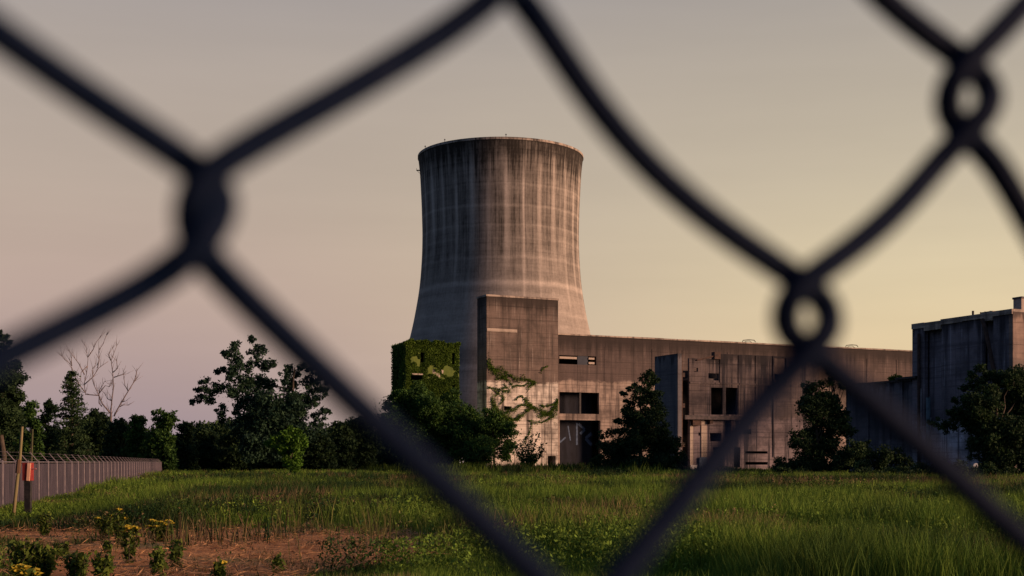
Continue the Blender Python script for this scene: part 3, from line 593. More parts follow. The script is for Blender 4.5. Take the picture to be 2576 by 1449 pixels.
# small floodlight by the right tree
p = ray(2454, 1174, 140)
fl = thing('floodlight', 'small white round lamp head on a short post beside the right tree', 'lamp', (p.x, p.y, 0))
mb = MB(); mb.tube([(0, 0, 0), (0, 0, p.z)], .05, 6); mb.build('post', M_DARKSTEEL, fl)
mb = MB(); mb.tube([(0, .12, p.z+.1), (0, -.02, p.z+.1), (0, -.16, p.z+.1)], [.12, .25, .30], 12); mb.build('lamp_head', M_WHITE, fl)

# ------------------------------------------------------------------ foliage
GREENS = {'dark': ((.018, .040, .017), (.045, .085, .027)), 'blue': ((.018, .046, .030), (.048, .100, .048)), 'mid': ((.030, .076, .018), (.075, .155, .028)), 'bright': ((.055, .13, .016), (.10, .22, .02)), 'ivy': ((.060, .115, .014), (.110, .190, .022))}
def foliage(blobs, leaf, dens, kind, seed, depth=.9):
    """blobs: (X, Y, Z, r) world. Clumps of leaf-sized faces through every lobe of the crown"""
    r = np.random.default_rng(seed); Q = []; C = []; c0, c1 = map(np.array, GREENS[kind])
    for (x, y, z, rad) in blobs:
        rad *= 1.14; nc = max(9, int(26 * (rad / (leaf*6)) ** 1.4)); nc = min(nc, 110)
        d = r.normal(size=(nc, 3)); d /= np.linalg.norm(d, axis=1)[:, None]
        cc = np.array((x, y, z)) + d * (rad * (.35 + .62 * r.random(nc)))[:, None] * np.array((1, depth, .92))
        cr = rad * r.uniform(.20, .44, nc) + leaf * .6
        for k in range(nc):
            n = int(dens * (cr[k] / leaf) ** 2 * 7.5) + 7
            p = r.normal(size=(n, 3)); p /= np.linalg.norm(p, axis=1)[:, None]; p *= (r.random(n) ** .45)[:, None] * cr[k]
            p[:, 2] *= .75; P = cc[k] + p; Q.append(leaf_quads(P, leaf, r))
            tcol = r.random() ** 1.4; base = c0 * (1 - tcol) + c1 * tcol; C.append(base[None] * (.7 + .6 * r.random(n))[:, None])
        n = int(3.2 * (rad / leaf) ** 2); p = r.normal(size=(n, 3)); p /= np.linalg.norm(p, axis=1)[:, None]; p *= (rad * (.15 + .95 * r.random(n) ** .7))[:, None]      # single leaves and twigs between the clumps
        Q.append(leaf_quads(np.array((x, y, z)) + p, leaf * .85, r)); tc_ = r.random(n)[:, None]; C.append((c0 * (1 - tc_) + c1 * tc_) * .9)
    Q = np.concatenate(Q); C = np.concatenate(C); ok = Q[:, 0, 2] > .05
    return Q[ok], C[ok]
def limb(mb, p, q, r0, r1, rnd, n=5, wob=.06):
    p, q = Vector(p), Vector(q); L_ = (q-p).length; pts = []; k = 5
    for i in range(k+1):
        s_ = i / k; o = Vector((rnd.uniform(-1, 1), rnd.uniform(-1, 1), rnd.uniform(-.4, .4))) * L_ * wob * math.sin(math.pi*s_); pts.append(p.lerp(q, s_) + o)
    mb.tube(pts, [r0 + (r1-r0)*i/k for i in range(k+1)], n); return pts
def plant(name, label, cat, blobs, leaf, dens, kind, seed, base=None, trunk=None, group=None, mat=None):
    """blobs in world space -> a thing with a crown and a branching trunk"""
    rnd = random.Random(seed); bx = sum(b_[0]*b_[3] for b_ in blobs) / sum(b_[3] for b_ in blobs); by = sum(b_[1] for b_ in blobs) / len(blobs)
    base = Vector(base) if base else Vector((bx, by, 0)); zmax = max(b_[2] for b_ in blobs)
    o = thing(name, label, cat, base, 0, group); Q, C = foliage(blobs, leaf, dens, kind, seed)
    Q = Q - np.array(base)[None, None]; npmesh('crown', Q, 4, M_LEAF, o, C)
    mb = MB(); hgt = zmax - base.z; tr = trunk or max(.05, hgt*.022)
    fork = Vector((rnd.uniform(-.05, .05)*hgt, 0, hgt*.38)); limb(mb, (0, 0, -.1), fork, tr, tr*.75, rnd, 8, .03)
    top_ = Vector((rnd.uniform(-.04, .04)*hgt, 0, hgt*.8)); limb(mb, fork, top_, tr*.72, tr*.2, rnd, 6, .04)
    for b_ in sorted(blobs, key=lambda v: -v[3])[:14]:
        q = Vector(b_[:3]) - base; s_ = rnd.uniform(0, .7); st = fork.lerp(top_, s_)
        if st.z > q.z: st = fork * min(1, max(.4, q.z / max(fork.z, .1)) * .8)
        limb(mb, st, q, tr*.4, tr*.08, rnd, 5, .07)
    mb.build('trunk', M_BARK, o, smooth=True); return o
def zb(pts, off, sc, Y, jit=.35, seed=0):
    """lobes sketched on the picture -> lobes round a real trunk at distance Y, each with its own depth"""
    rnd = random.Random(seed); o = []
    for (x, y, r_) in pts:
        px, py, pr_ = off[0] + x*sc, off[1] + y*sc, r_*sc; rad = pr_/FX*Y; YY = Y + rnd.uniform(-1, 1)*jit*rad*3; p_ = ray(px, py, YY); o.append((p_.x, p_.y, p_.z, rad))
    return o
Z1, Z2, Z3, Z4, Z5 = ((0, 749.5), .2757), ((394.5, 789), .2994), ((907.4, 670.6), .3647), ((1380.7, 789), .2940), ((1893.6, 710), .3594)

big = [(655,262,42),(625,350,62),(590,345,35),(680,425,68),(640,525,62),(790,225,32),(845,320,62),(830,390,50),(900,430,62),(980,425,36),(760,455,42),(510,490,26),(560,470,24),
       (400,565,38),(440,640,58),(520,625,58),(350,640,26),(360,705,42),(300,742,22),(450,715,52),(620,655,80),(720,590,85),(850,610,90),(950,600,58),(540,800,44),(545,855,38),(543,905,20),
       (665,832,26),(800,750,120),(920,790,130),(700,790,52),(1070,535,50),(1140,480,62),(1220,440,40),(1290,475,36),(1370,510,40),(1440,570,26),(1480,578,18),(1120,600,62),(1300,600,75),(1390,640,60),(1110,700,75),
       (1250,720,80),(1330,735,50),(1150,790,100),(1050,860,130),(1200,880,80),(1390,838,42),(1435,825,22),(1330,860,30),(1340,935,50),(1400,985,34),(900,950,170),(720,950,100),(1100,1000,140),(1240,1010,100),(960,1080,150),(800,1090,130)]
plant('broadleaf_tree', 'tall ragged broadleaf tree with sky showing through, left of the ivy block', 'tree', zb(big, *Z2, 170, seed=4), .30, 1.0, 'blue', 21, base=(ray(735, 1163, 170).x, 170, 0), trunk=.42)
def auto_blobs(x, ytop, hw, Y, seed, ybase=1170, n=22):
    rnd = random.Random(seed); hw_m = hw/FX*Y; zt = CAMZ + (HY-ytop)/FX*Y; X0 = (x-CX)/FX*Y; o = []
    for i in range(n):
        s_ = (i+.5)/n; z = zt*(.10+.86*s_); wv = hw_m * (math.sin(math.pi*min(.95, .18+.80*s_))**.7); rad = min(hw_m*.55, zt*.30) * rnd.uniform(.65, 1.1) * (1 - .25*s_)
        o.append((X0 + rnd.uniform(-1, 1)*max(.35*hw_m, wv-rad*.7), Y + rnd.uniform(-1, 1)*max(.1, wv-rad), min(z, zt-rad*.85), rad))
    return o
# the dark tree line beyond the field, tree by tree
line = [(20, 1000, 60, 175, 'dark', 'dark shrubby tree at the left picture edge under the ragged juniper'), (72, 1006, 34, 165, 'mid', 'small rounded tree right of the ragged juniper behind the fence'), (118, 1003, 34, 178, 'dark', 'dark round tree immediately left of the pointed conifer'),
        (245, 1030, 46, 182, 'dark', 'low dark tree below the leafless pale tree'), (300, 1052, 45, 176, 'dark', 'low dark tree to the right of the leafless tree base'), (352, 1040, 42, 172, 'mid', 'rounded green tree midway between leafless tree and ragged broadleaf'),
        (415, 1034, 44, 170, 'mid', 'highest rounded tree between the leafless tree and the broadleaf'), (470, 1058, 34, 176, 'dark', 'dark tree dropping to the gap left of the broadleaf'), (520, 1076, 40, 182, 'dark', 'low dark tree in the gap left of the broadleaf'),
        (590, 1082, 50, 180, 'dark', 'dark tree filling the foot of the broadleaf on its left'), (850, 1064, 46, 186, 'dark', 'dark round tree right of the broadleaf'), (905, 1052, 50, 190, 'dark', 'dark tree half hidden by the blurred wire left of the ivy block'), (800, 1095, 46, 178, 'dark', 'low dark tree behind the bright bush')]
for i, (x, yt, hw, Y, kd, lab) in enumerate(line):
    plant('tree', lab, 'tree', auto_blobs(x, yt, hw, Y, 50+i), .32, 1.0, kd, 80+i, group='trees along the far side of the field')
# far wood that reads as one mass
bl_ = []
rnd = random.Random(99)
for i in range(150):
    x = rnd.uniform(-300, 1010); Y = rnd.uniform(205, 235); yt = 1072 + 12*math.sin(x*.02) + rnd.uniform(-8, 25); z = CAMZ + (HY-yt)/FX*Y; rad = rnd.uniform(1.6, 2.6)
    for zz in (z-rad, z*.45, 1.2): bl_.append(((x-CX)/FX*Y, Y, max(.8, zz), rad))
Q, C = foliage(bl_, .5, .7, 'dark', 123); o = npmesh('distant_wood', Q, 4, M_LEAF, None, C); tag(o, 'dark distant wood closing the field behind the nearer trees', 'wood', kind='stuff')
# ragged juniper at the left edge
jun = [(-10,330,30),(40,345,30),(30,400,40),(90,400,22),(40,455,42),(100,505,32),(20,540,70),(60,640,90),(150,600,50),(130,720,90),(20,760,120),(190,740,45),(120,860,100),(170,900,50),(60,980,120),(-60,600,100),(-60,900,120),(60,1100,130)]
plant('juniper', 'dark ragged juniper at the far left edge, taller than the tree line', 'tree', zb(jun, *Z1, 150, seed=9), .26, 1.1, 'dark', 31)
# pointed conifer
def conifer(name, label, x, ytop, hw, Y, seed, hook=0):
    rnd = random.Random(seed); r = np.random.default_rng(seed); X0 = (x-CX)/FX*Y; zt = CAMZ + (HY-ytop)/FX*Y; rad = hw/FX*Y
    o = thing(name, label, 'tree', (X0, Y, 0)); Q = []; C = []; mb = MB(); mb.tube([(0,0,-.1), (0,0,zt*.5), (0,0,zt)], [.25, .14, .03], 7)
    c0, c1 = map(np.array, GREENS['dark'])
    k = 0; z = .8
    while z < zt - .1:
        s_ = 1 - z/zt; L_ = rad * (s_ ** .62) * rnd.uniform(.72, 1.12) + .12
        for q in range(6):
            a = rnd.uniform(0, 6.283); d = np.array((math.cos(a), math.sin(a), rnd.uniform(.0, .35))); n = int(16 + 60*s_); tt = r.random(n) ** .7
            P = np.array((0, 0, z)) + d[None]*(tt*L_)[:, None] + r.normal(0, .16 + .10*L_*.3, (n, 3))*np.array((1, 1, .6)) ; P[:, 2] -= .12*tt*L_
            Q.append(leaf_quads(P, .24, r)); t_ = r.random(); C.append(((c0*(1-t_)+c1*t_)[None]*(.7+.6*r.random(n))[:, None]))
            if q < 2: mb.tube([(0, 0, z), (d[0]*L_*.8, d[1]*L_*.8, z + d[2]*L_*.7)], [.06, .02], 4)
        z += .34
    npmesh('crown', np.concatenate(Q), 4, M_LEAF, o, np.concatenate(C)); mb.build('trunk', M_BARK, o); return o
conifer('conifer', 'dark pointed conifer standing in front of the pale leafless tree', 181, 930, 66, 160, 41)
# leafless pale tree
def dead_tree():
    Y = 185; off, sc = Z1
    L = [[(1010,1180),(1012,1040),(1020,940),(1035,820),(1030,700),(1015,570),(1040,500),(1068,430)], [(1040,1080),(1070,1020),(1110,950),(1170,850),(1220,770),(1245,700),(1250,640)],
         [(1005,1050),(930,960),(900,880),(860,800),(838,735)], [(930,990),(903,960),(905,850),(955,760),(1010,800)], [(905,890),(780,880),(768,780),(790,690),(803,560),(785,450),(742,385)],
         [(803,540),(850,470),(880,400),(950,320)], [(772,700),(720,600),(660,520),(618,465)], [(775,860),(700,760),(665,660),(640,600),(590,560),(536,495)], [(770,790),(850,720),(900,640),(985,580)],
         [(890,640),(905,560),(900,480),(935,430),(985,310)], [(1038,725),(1100,705),(1165,690)], [(1085,995),(1130,975),(1172,980)], [(900,1120),(960,1070),(1020,1040)], [(905,870),(960,800),(1000,810),(1030,760)],
         [(800,620),(740,680),(735,760)], [(655,620),(650,560),(655,520)], [(1170,850),(1140,800),(1120,640)], [(1110,950),(1150,940)], [(850,720),(840,660),(880,590)], [(1020,940),(980,920),(950,860)], [(1215,775),(1260,720)], [(1030,680),(1075,640),(1060,560)], [(1010,570),(990,520),(1030,450)]]
    b_ = ray(off[0]+1010*sc, 1163, Y); o = thing('dead_tree', 'pale leafless dead tree with many forking branches above the tree line', 'tree', (b_.x, Y, 0)); mb = MB(); rnd = random.Random(5)
    mb.tube([(0, 0, -.1), (.1, 0, 3), ((ray(off[0]+1010*sc, off[1]+1180*sc, Y)-Vector((b_.x, Y, 0)))), (ray(off[0]+1012*sc, off[1]+1040*sc, Y)-Vector((b_.x, Y, 0)))], [.28, .24, .2, .15], 8)
    for i, l in enumerate(L):
        k0 = rnd.uniform(-1.5, 1.5); pts = []
        for j, (x, y) in enumerate(l): yy = Y + k0*j*.4 if i else Y; pts.append(ray(off[0]+x*sc, off[1]+y*sc, yy) - Vector((b_.x, Y, 0)))
        r0 = .12 if i < 3 else .08; mb.tube(pts, [r0 * (1 - .75*j/(len(pts)-1)) for j in range(len(pts))], 6)
        for j in range(1, len(pts)):
            for q in range(3):
                st = pts[j-1].lerp(pts[j], rnd.random()); d = (pts[j]-pts[j-1]).normalized(); e = (d + Vector((rnd.uniform(-1, 1), rnd.uniform(-1, 1), rnd.uniform(.1, 1)))).normalized() * rnd.uniform(.5, 1.7)
                mb.tube([st, st + e*.5 + Vector((0, 0, .05)), st + e + Vector((rnd.uniform(-.15, .15), 0, .12))], [.035, .024, .012], 4)
    mb.build('trunk', M_DEAD, o, smooth=True)
dead_tree()
# bushes and trees about the buildings
gb_ = [(1120,985,40),(1170,1000,42),(1060,1030,45),(1000,1055,40),(950,1090,36),(1220,1050,42),(1250,1085,30),(1130,1060,60),(1120,1260,50),(1180,1260,40),(1080,1240,40),(1160,1290,45),(1050,1110,60),(1180,1120,60),(1100,1180,60),(1150,1220,55),(1190,1200,40)]
plant('bright_bush', 'lone bright yellow green bush in front of the dark ragged tree', 'bush', zb(gb_, *Z2, 140, seed=2), .22, 1.1, 'bright', 33)
mass = [(235,905,50),(185,950,48),(300,900,60),(395,850,55),(350,960,100),(200,1050,85),(450,950,90),(600,945,70),(550,1050,110),(690,1000,62),(760,990,42),(350,1150,130),(500,1200,140),(700,1180,150),(550,1330,90),(300,1280,110),(760,1080,80),(640,880,40),(430,880,60)]
p_ = zb(mass, *Z3, 236, seed=3)
plant('overgrown_thicket', 'large dark thicket with spiky left side climbing the foot of the ivy block', 'thicket', p_, .34, 1.0, 'mid', 34)
mass2 = [(880,1010,42),(930,1050,55),(1050,1130,52),(980,1110,60),(900,1160,100),(1000,1260,75),(820,1280,110),(870,1080,60)]
plant('thicket_edge', 'leafy green bush against the pale base of the tall concrete block', 'bush', zb(mass2, *Z3, 232, seed=5), .32, 1.0, 'mid', 35)
def frond_bush(name, label, pts, off, sc, Y, kind, seed, leaf):
    """open bush: long leafy shoots spraying out from the base"""
    r = np.random.default_rng(seed); rnd = random.Random(seed); b_ = ray(off[0]+pts[0][0]*sc, HY, Y); o = thing(name, label, 'bush', (b_.x, Y, 0)); mb = MB(); Q = []; C = []; c0, c1 = map(np.array, GREENS[kind])
    st = Vector((0, 0, .1))
    for (x, y) in pts[1:]:
        e = ray(off[0]+x*sc, off[1]+y*sc, Y + rnd.uniform(-1.5, 1.5)) - Vector((b_.x, Y, 0)); m_ = st.lerp(e, .5) + Vector((0, 0, .4)); mb.tube([st, m_, e], [.06, .045, .02], 5)
        n = 90; tt = (.25 + .78*r.random(n))[:, None]; P = np.array(st)*(1-tt)**2 + 2*np.array(m_)*tt*(1-tt) + np.array(e)*tt**2 + r.normal(0, .22, (n, 3))
        Q.append(leaf_quads(P, leaf, r)); t_ = r.random(); C.append((c0*(1-t_)+c1*t_)[None]*(.7+.6*r.random(n))[:, None])
    npmesh('crown', np.concatenate(Q), 4, M_LEAF, o, np.concatenate(C)); mb.build('stems', M_BARK, o)
frond_bush('spiky_shrub', 'small spiky green shrub before the pale base of the tall concrete block', [(1140,1370),(1180,1170),(1225,1170),(1255,1225),(1265,1260),(1220,1290),(1140,1180),(1110,1240),(1070,1240),(1080,1300),(1200,1230),(1180,1320),(1150,1260),(1240,1310),(1100,1200),(1200,1350)], *Z3, 224, 'mid', 61, .36)
tr2 = [(880,505,32),(825,560,48),(745,620,42),(690,650,26),(650,690,22),(625,680,14),(660,745,18),(700,800,52),(800,700,90),(650,835,34),(600,925,24),(570,915,14),(680,930,60),(800,900,120),(890,720,80),(930,860,80),(620,1000,50),(540,1010,42),(470,1040,36),(700,1100,120),(900,1100,130),(1040,1130,90),(1120,1220,60),(990,980,60),(500,1150,80),(600,1200,100),(1150,1280,50),(650,1290,110),(800,1300,120),(950,1300,120),(1080,1310,90),(520,1280,70),(430,1260,60),(760,1010,70),(860,1010,90),(700,870,60),(1120,1380,60),(560,1370,70),(700,1380,80),(860,1390,80),(1000,1390,80),(850,610,50),(900,560,45)]
plant('ragged_tree', 'dark ragged tree leaning over the shaded end wall of the ruined building', 'tree', zb(tr2, *Z4, 186, seed=6), .28, 1.0, 'dark', 36)
tr3 = [(380,740,45),(450,760,60),(350,860,50),(420,900,95),(550,950,100),(620,1020,80),(330,1100,80),(480,1150,110),(200,1270,50),(400,1220,90),(260,1290,60),(350,1300,80),(480,1300,90),(600,1290,80),(420,830,60),(480,820,60),(540,860,70),(450,1050,90)]
plant('leaning_tree', 'dark tree behind the crossing wires between the ruined building and the low wing', 'tree', zb(tr3, *Z5, 158, seed=7), .27, 1.0, 'dark', 37)
tr3b = [(700,1190,80),(800,1190,70),(900,1220,70),(1000,1220,55),(1060,1250,50),(750,1270,70),(900,1280,60),(640,1240,70)]
plant('low_tree', 'low dark thicket in front of the low wing', 'thicket', zb(tr3b, *Z5, 154, seed=8), .27, 1.0, 'dark', 38)
ub = []; rnd = random.Random(44)
for i in range(150):
    x = rnd.uniform(1500, 2576); Y = rnd.uniform(118, 150) if x > 2150 else rnd.uniform(150, 190); rad = rnd.uniform(.35, .8) * (1.25 if x > 1950 else .8)
    if 1860 < x < 1945 or 1735 < x < 1790 and rnd.random() < .7: continue
    ub.append(((x-CX)/FX*Y, Y, rad*rnd.uniform(.4, 1.1), rad))
Q, C = foliage(ub, .2, .9, 'dark', 125); o = npmesh('undergrowth', Q, 4, M_LEAF, None, C); tag(o, 'low dark undergrowth along the foot of the ruined and slab buildings', 'undergrowth', kind='stuff')
tr4 = [(530,575,32),(560,620,40),(600,660,36),(655,685,30),(620,720,30),(540,690,40)]
plant('bright_tree', 'bright green tree top showing against the long hall above the low wing', 'tree', zb(tr4, *Z5, 200, seed=9), .27, 1.1, 'ivy', 39)
pr_ = ray(Z5[0][0]+1000*Z5[1], Z5[0][1]+680*Z5[1], 178)
plant('roof_shrub', 'small green shrub sprouting from the roof of the low wing', 'bush', zb([(1000,665,30),(965,678,22),(1035,680,20)], *Z5, 178, seed=10), .22, 1.3, 'ivy', 40, base=(pr_.x, 178, pr_.z-.9))
tr5 = [(1590,605,42),(1530,650,34),(1480,740,28),(1560,720,62),(1660,660,50),(1720,690,70),(1800,680,80),(1880,640,62),(1420,830,30),(1500,830,62),(1385,912,28),(1450,930,62),(1300,982,40),(1245,985,18),(1380,1010,52),(1600,850,120),(1750,850,120),(1870,850,110),(1950,750,120),(1550,1000,105),(1700,1050,130),(1850,1050,120),(2000,1000,150),(1600,1130,80),(1750,1200,130),(1880,1200,120),(1540,1230,40),(1650,1290,70),(2000,1250,140)]
plant('spreading_tree', 'dark spreading tree before the slab building at the right edge', 'tree', zb(tr5, *Z5, 128, seed=11), .22, .95, 'dark', 42, trunk=.3)
frond_bush('twig_bush', 'bare twigs poking left out of the thicket below the ivy block', [(190,1060),(90,908),(140,930),(28,970),(70,1000),(215,880),(110,1010)], *Z3, 238, 'dark', 62, .14)

# ------------------------------------------------------------------ ivy on the walls
def ivy_cover():
    r = np.random.default_rng(71); n = 60000; x = r.random(n)*wg; z = r.random(n)*Hg
    keep = np.ones(n, bool)
    for h_ in gh: keep &= ~((x > h_[0]) & (x < h_[1]) & (z > h_[2]) & (z < h_[3]))
    cov = NZ.fbm(x*.35, z*.30, 4); inb = (x > pa[0]-.4) & (x < pa[1]+.4) & (z > pa[2]-.4) & (z < pa[3]+.4); keep &= ~(inb & (NZ2.fbm(x*1.1, z*1.1, 3) > .46)); keep &= (cov > .30)
    x, z = x[keep], z[keep]; n = len(x); y = -.06 - r.random(n)*.75*np.clip(cov[keep]-.25, .1, 1)
    P = np.stack([x, y, z], -1); Q1 = leaf_quads(P, .21, r)
    n2 = 7000; P2 = np.stack([-.06 - r.random(n2)*.3, r.random(n2)*(dg+4), r.random(n2)*Hg], -1); Q2 = leaf_quads(P2, .30, r)
    n3 = 4000; x3 = r.random(n3)*(wg+.6)-.3; P3 = np.stack([x3, r.random(n3)*1.1-.4, Hg - .2 + r.random(n3)*1.1*NZ.fbm(x3*.9, x3*0+4, 3)], -1); Q3 = leaf_quads(P3, .28, r)
    Q = np.concatenate([Q1, Q2, Q3]); c0, c1 = map(np.array, GREENS['ivy']); t_ = NZ.fbm(Q[:, 0, 0]*.6+Q[:, 0, 1]*.6, Q[:, 0, 2]*.5, 4); t_ = sstep(.35, .65, t_)
    C = (c0*(1-t_[:, None])+c1*t_[:, None])*(.6+.7*r.random(len(Q)))[:, None]
    o = npmesh('ivy', Q, 4, M_LEAF, None, C); o.location = (FG.X, FG.Y, 0); o.rotation_euler = (0, 0, ANG); tag(o, 'dense green ivy blanketing the small square block', 'ivy')
ivy_cover()
def ivy_vines():
    V = [([(872,650),(920,700),(980,740),(1060,770),(1150,785),(1205,800),(1150,860)], .9, 1.0), ([(872,665),(940,735),(1010,765)], 1.3, 1.6), ([(868,780),(920,840),(990,850),(1030,860)], .5, .8), ([(864,870),(900,930),(940,1000),(1000,1040),(1050,1090)], 1.9, 2.6),
         ([(864,960),(900,1020),(950,1080)], 1.4, 1.8), ([(1130,920),(1180,970),(1240,1000),(1300,1000),(1350,960),(1358,915)], .9, 1.5), ([(1355,990),(1300,1015),(1240,1010)], .9, 1.6), ([(1355,940),(1300,950),(1240,962)], .4, .8), ([(1000,1000),(1080,970),(1180,972)], .6, 1.0),
         ([(1060,1050),(1120,1010),(1200,990)], .6, 1.0), ([(1330,1020),(1290,1070),(1200,1080),(1160,1070)], .35, .6), ([(930,770),(1020,790),(1050,830),(1130,830),(1190,800)], .35, .6), ([(1180,1080),(1160,1160),(1120,1230)], .25, .4),
         ([(870,820),(930,870),(990,905),(960,960)], .35, .6), ([(990,800),(1010,850),(960,860),(930,900)], .3, .5), ([(1060,910),(1110,900),(1140,940)], .3, .6), ([(1240,740),(1260,700),(1290,690)], .15, .4), ([(880,1040),(960,1020),(1040,1050),(1100,1040)], .9, 1.5)]
    r = np.random.default_rng(81); Q = []; mb = MB()
    for pts, wd, dn in V:
        L3 = [FB.front(Z3[0][0]+x*Z3[1], Z3[0][1]+y*Z3[1]) for x, y in pts]; L3 = [(a, z) for a, z in L3 if 0 <= a <= w]
        if len(L3) < 2: continue
        P_ = np.array(L3); seg = np.linalg.norm(np.diff(P_, axis=0), axis=1); tot = seg.sum(); wd *= 1.15; n = int(tot*85*dn); s_ = r.random(n)*tot; cum = np.concatenate([[0], np.cumsum(seg)])
        a = np.interp(s_, cum, P_[:, 0]); z = np.interp(s_, cum, P_[:, 1]); wob = (NZ.fbm(s_*.5, s_*0+dn*7, 3)-.5)*1.6; cl = .35 + 1.0*NZ2(s_*.9, s_*0+wd*5)
        g_ = r.normal(0, .42*wd, n)*cl*(.4 + 1.6*NZ2(s_*2.3, s_*0 + wd*9)**2); P = np.stack([a + r.normal(0, .15, n), -.05 - r.random(n)*.22, z + g_ + wob], -1); P = P[(P[:, 0] > .05) & (P[:, 0] < w-.05)]
        Q.append(leaf_quads(P, .20, r)); mb.tube([(p[0], -.05, p[1]) for p in L3], .025, 4)
    Q = np.concatenate(Q); c0, c1 = map(np.array, GREENS['ivy']); t_ = r.random(len(Q))[:, None]
    o = thing('climbing_vine', 'thin green vines trailing across the pale lower half of the tall block', 'vine', (FB.X, FB.Y, 0), ANG)
    npmesh('leaves', Q, 4, M_LEAF, o, (c0*(1-t_)+c1*t_)); mb.build('stems', M_BARK, o)
ivy_vines()

# ------------------------------------------------------------------ slatted security fence at the left
def far_fence():
    P0 = Vector((-15.5, 33.5, 0)); P1 = Vector((-49.5, 182, 0)); d = (P1-P0).normalized(); L_ = (P1-P0).length; rz = math.atan2(d.y, d.x); Hf = 1.76
    o = thing('security_fence', 'slatted chain link security fence with outward leaning barbed wire arms, left of the field', 'fence', P0, rz)
    n = int(L_ // 3.1); post = None; arm = None
    for i in range(min(n, 95)):
        if post is None:
            mb = MB(); mb.tube([(0, 0, -.1), (0, 0, Hf+.02)], .045, 8); mb.tube([(0, 0, Hf+.02), (0, 0, Hf+.07)], [.055, .02], 8); post = mb.build('post', M_METAL, o)
            mb = MB(); mb.tube([(0, 0, Hf), (0, .34, Hf+.40)], .022, 6); mb.box(-.03, .03, .30, .36, Hf+.37, Hf+.42); arm = mb.build('barbed_arm', M_METAL, o)
            q, s_ = post, arm
        else:
            q = post.copy(); COL.objects.link(q); q.parent = o; s_ = arm.copy() if i < 60 else None
            if s_: COL.objects.link(s_); s_.parent = o
        q.location = (i*3.1, 0, 0)
        if s_: s_.location = (i*3.1, 0, 0); s_.rotation_euler = (0, 0, R(random.uniform(-4, 4)))
    mb = MB(); mb.tube([(0, 0, Hf), (n*3.1, 0, Hf)], .026, 6); mb.build('top_rail', M_METAL, o)
    mb = MB(); x = .02; r = random.Random(3)
    while x < n*3.1:
        wd = .075 if x < 90 else .16
        if r.random() > .03: mb.box(x, x+wd*.86, -.012, -.004, .03 + r.random()*.05, Hf-.05 - r.random()*.03)
        x += wd
    mb.build('slats', M_SLAT, o)
    mb = MB()
    for (yy, zz) in ((.10, Hf+.13), (.21, Hf+.26), (.33, Hf+.40)): mb.tube([(i*3.1, yy, zz-(.02 if i % 2 else 0)) for i in range(n)], .006, 3)
    mb.build('barbed_wire', M_METAL, o)
far_fence()
p = ray(56, 1073, 40); q = ray(34, 1276, 40)
pl = thing('leaning_pole', 'tall thin leaning wooden pole in front of the slatted fence', 'pole', (q.x, q.y, 0))
mb = MB(); e = p - Vector((q.x, q.y, 0)); mb.tube([(0-.02, 0, -.1), e*.33, e*.66+Vector((.02, 0, 0)), e], [.06, .055, .05, .04], 8); mb.build('shaft', M_POLE, pl, smooth=True)
mb = MB(); e2 = e*.62; mb.tube([e2-e*.13, e2+e*.02], [.085, .08], 8); mb.build('sleeve', mottled('brown_sleeve', (.10, .06, .035), (.16, .09, .05), 3), pl)
p = ray(82, 1080, 62); pl2 = thing('far_pole', 'thin dim pole standing beyond the slatted fence', 'pole', (p.x, 62, 0)); mb = MB(); mb.tube([(-.12, 0, -.1), (0, 0, p.z)], [.055, .045], 7); mb.build('shaft', mottled('dim_pole', (.06, .065, .03), (.10, .10, .05), 2), pl2)
c = ray(66, 1186, 42); bxo = thing('utility_box', 'red box with an orange lit front on a dark post by the leaning pole', 'utility box', (c.x, c.y, 0))
z1, z0 = ray(66, 1164, 42).z, ray(66, 1209, 42).z; s42 = 42/FX
mb = MB(); mb.box(-10*s42, 11*s42, 0, .28, z0, z1); mb.build('cabinet', M_RED, bxo)
mb = MB(); mb.add([(1*s42, -.03, z0), (9*s42, -.03, z0-.01), (12*s42, -.03, z1-.02), (4*s42, -.03, z1-.01), (1*s42, -.003, z0), (9*s42, -.003, z0-.01), (12*s42, -.003, z1-.02), (4*s42, -.003, z1-.01)], [(0,1,2,3),(7,6,5,4),(0,4,5,1),(1,5,6,2),(2,6,7,3),(3,7,4,0)]); mb.build('front_plate', M_ORANGE, bxo)
mb = MB(); mb.box(-7*s42, 8*s42, .06, .22, -.1, z0-.003); mb.build('post', M_DARKSTEEL, bxo)
mb = MB(); mb.tube([(11*s42, .1, z1-.2), (22*s42, .1, z1-.2)], .03, 6); mb.build('handle', mottled('pink_metal', (.35, .14, .15), (.4, .2, .2), 2), bxo)

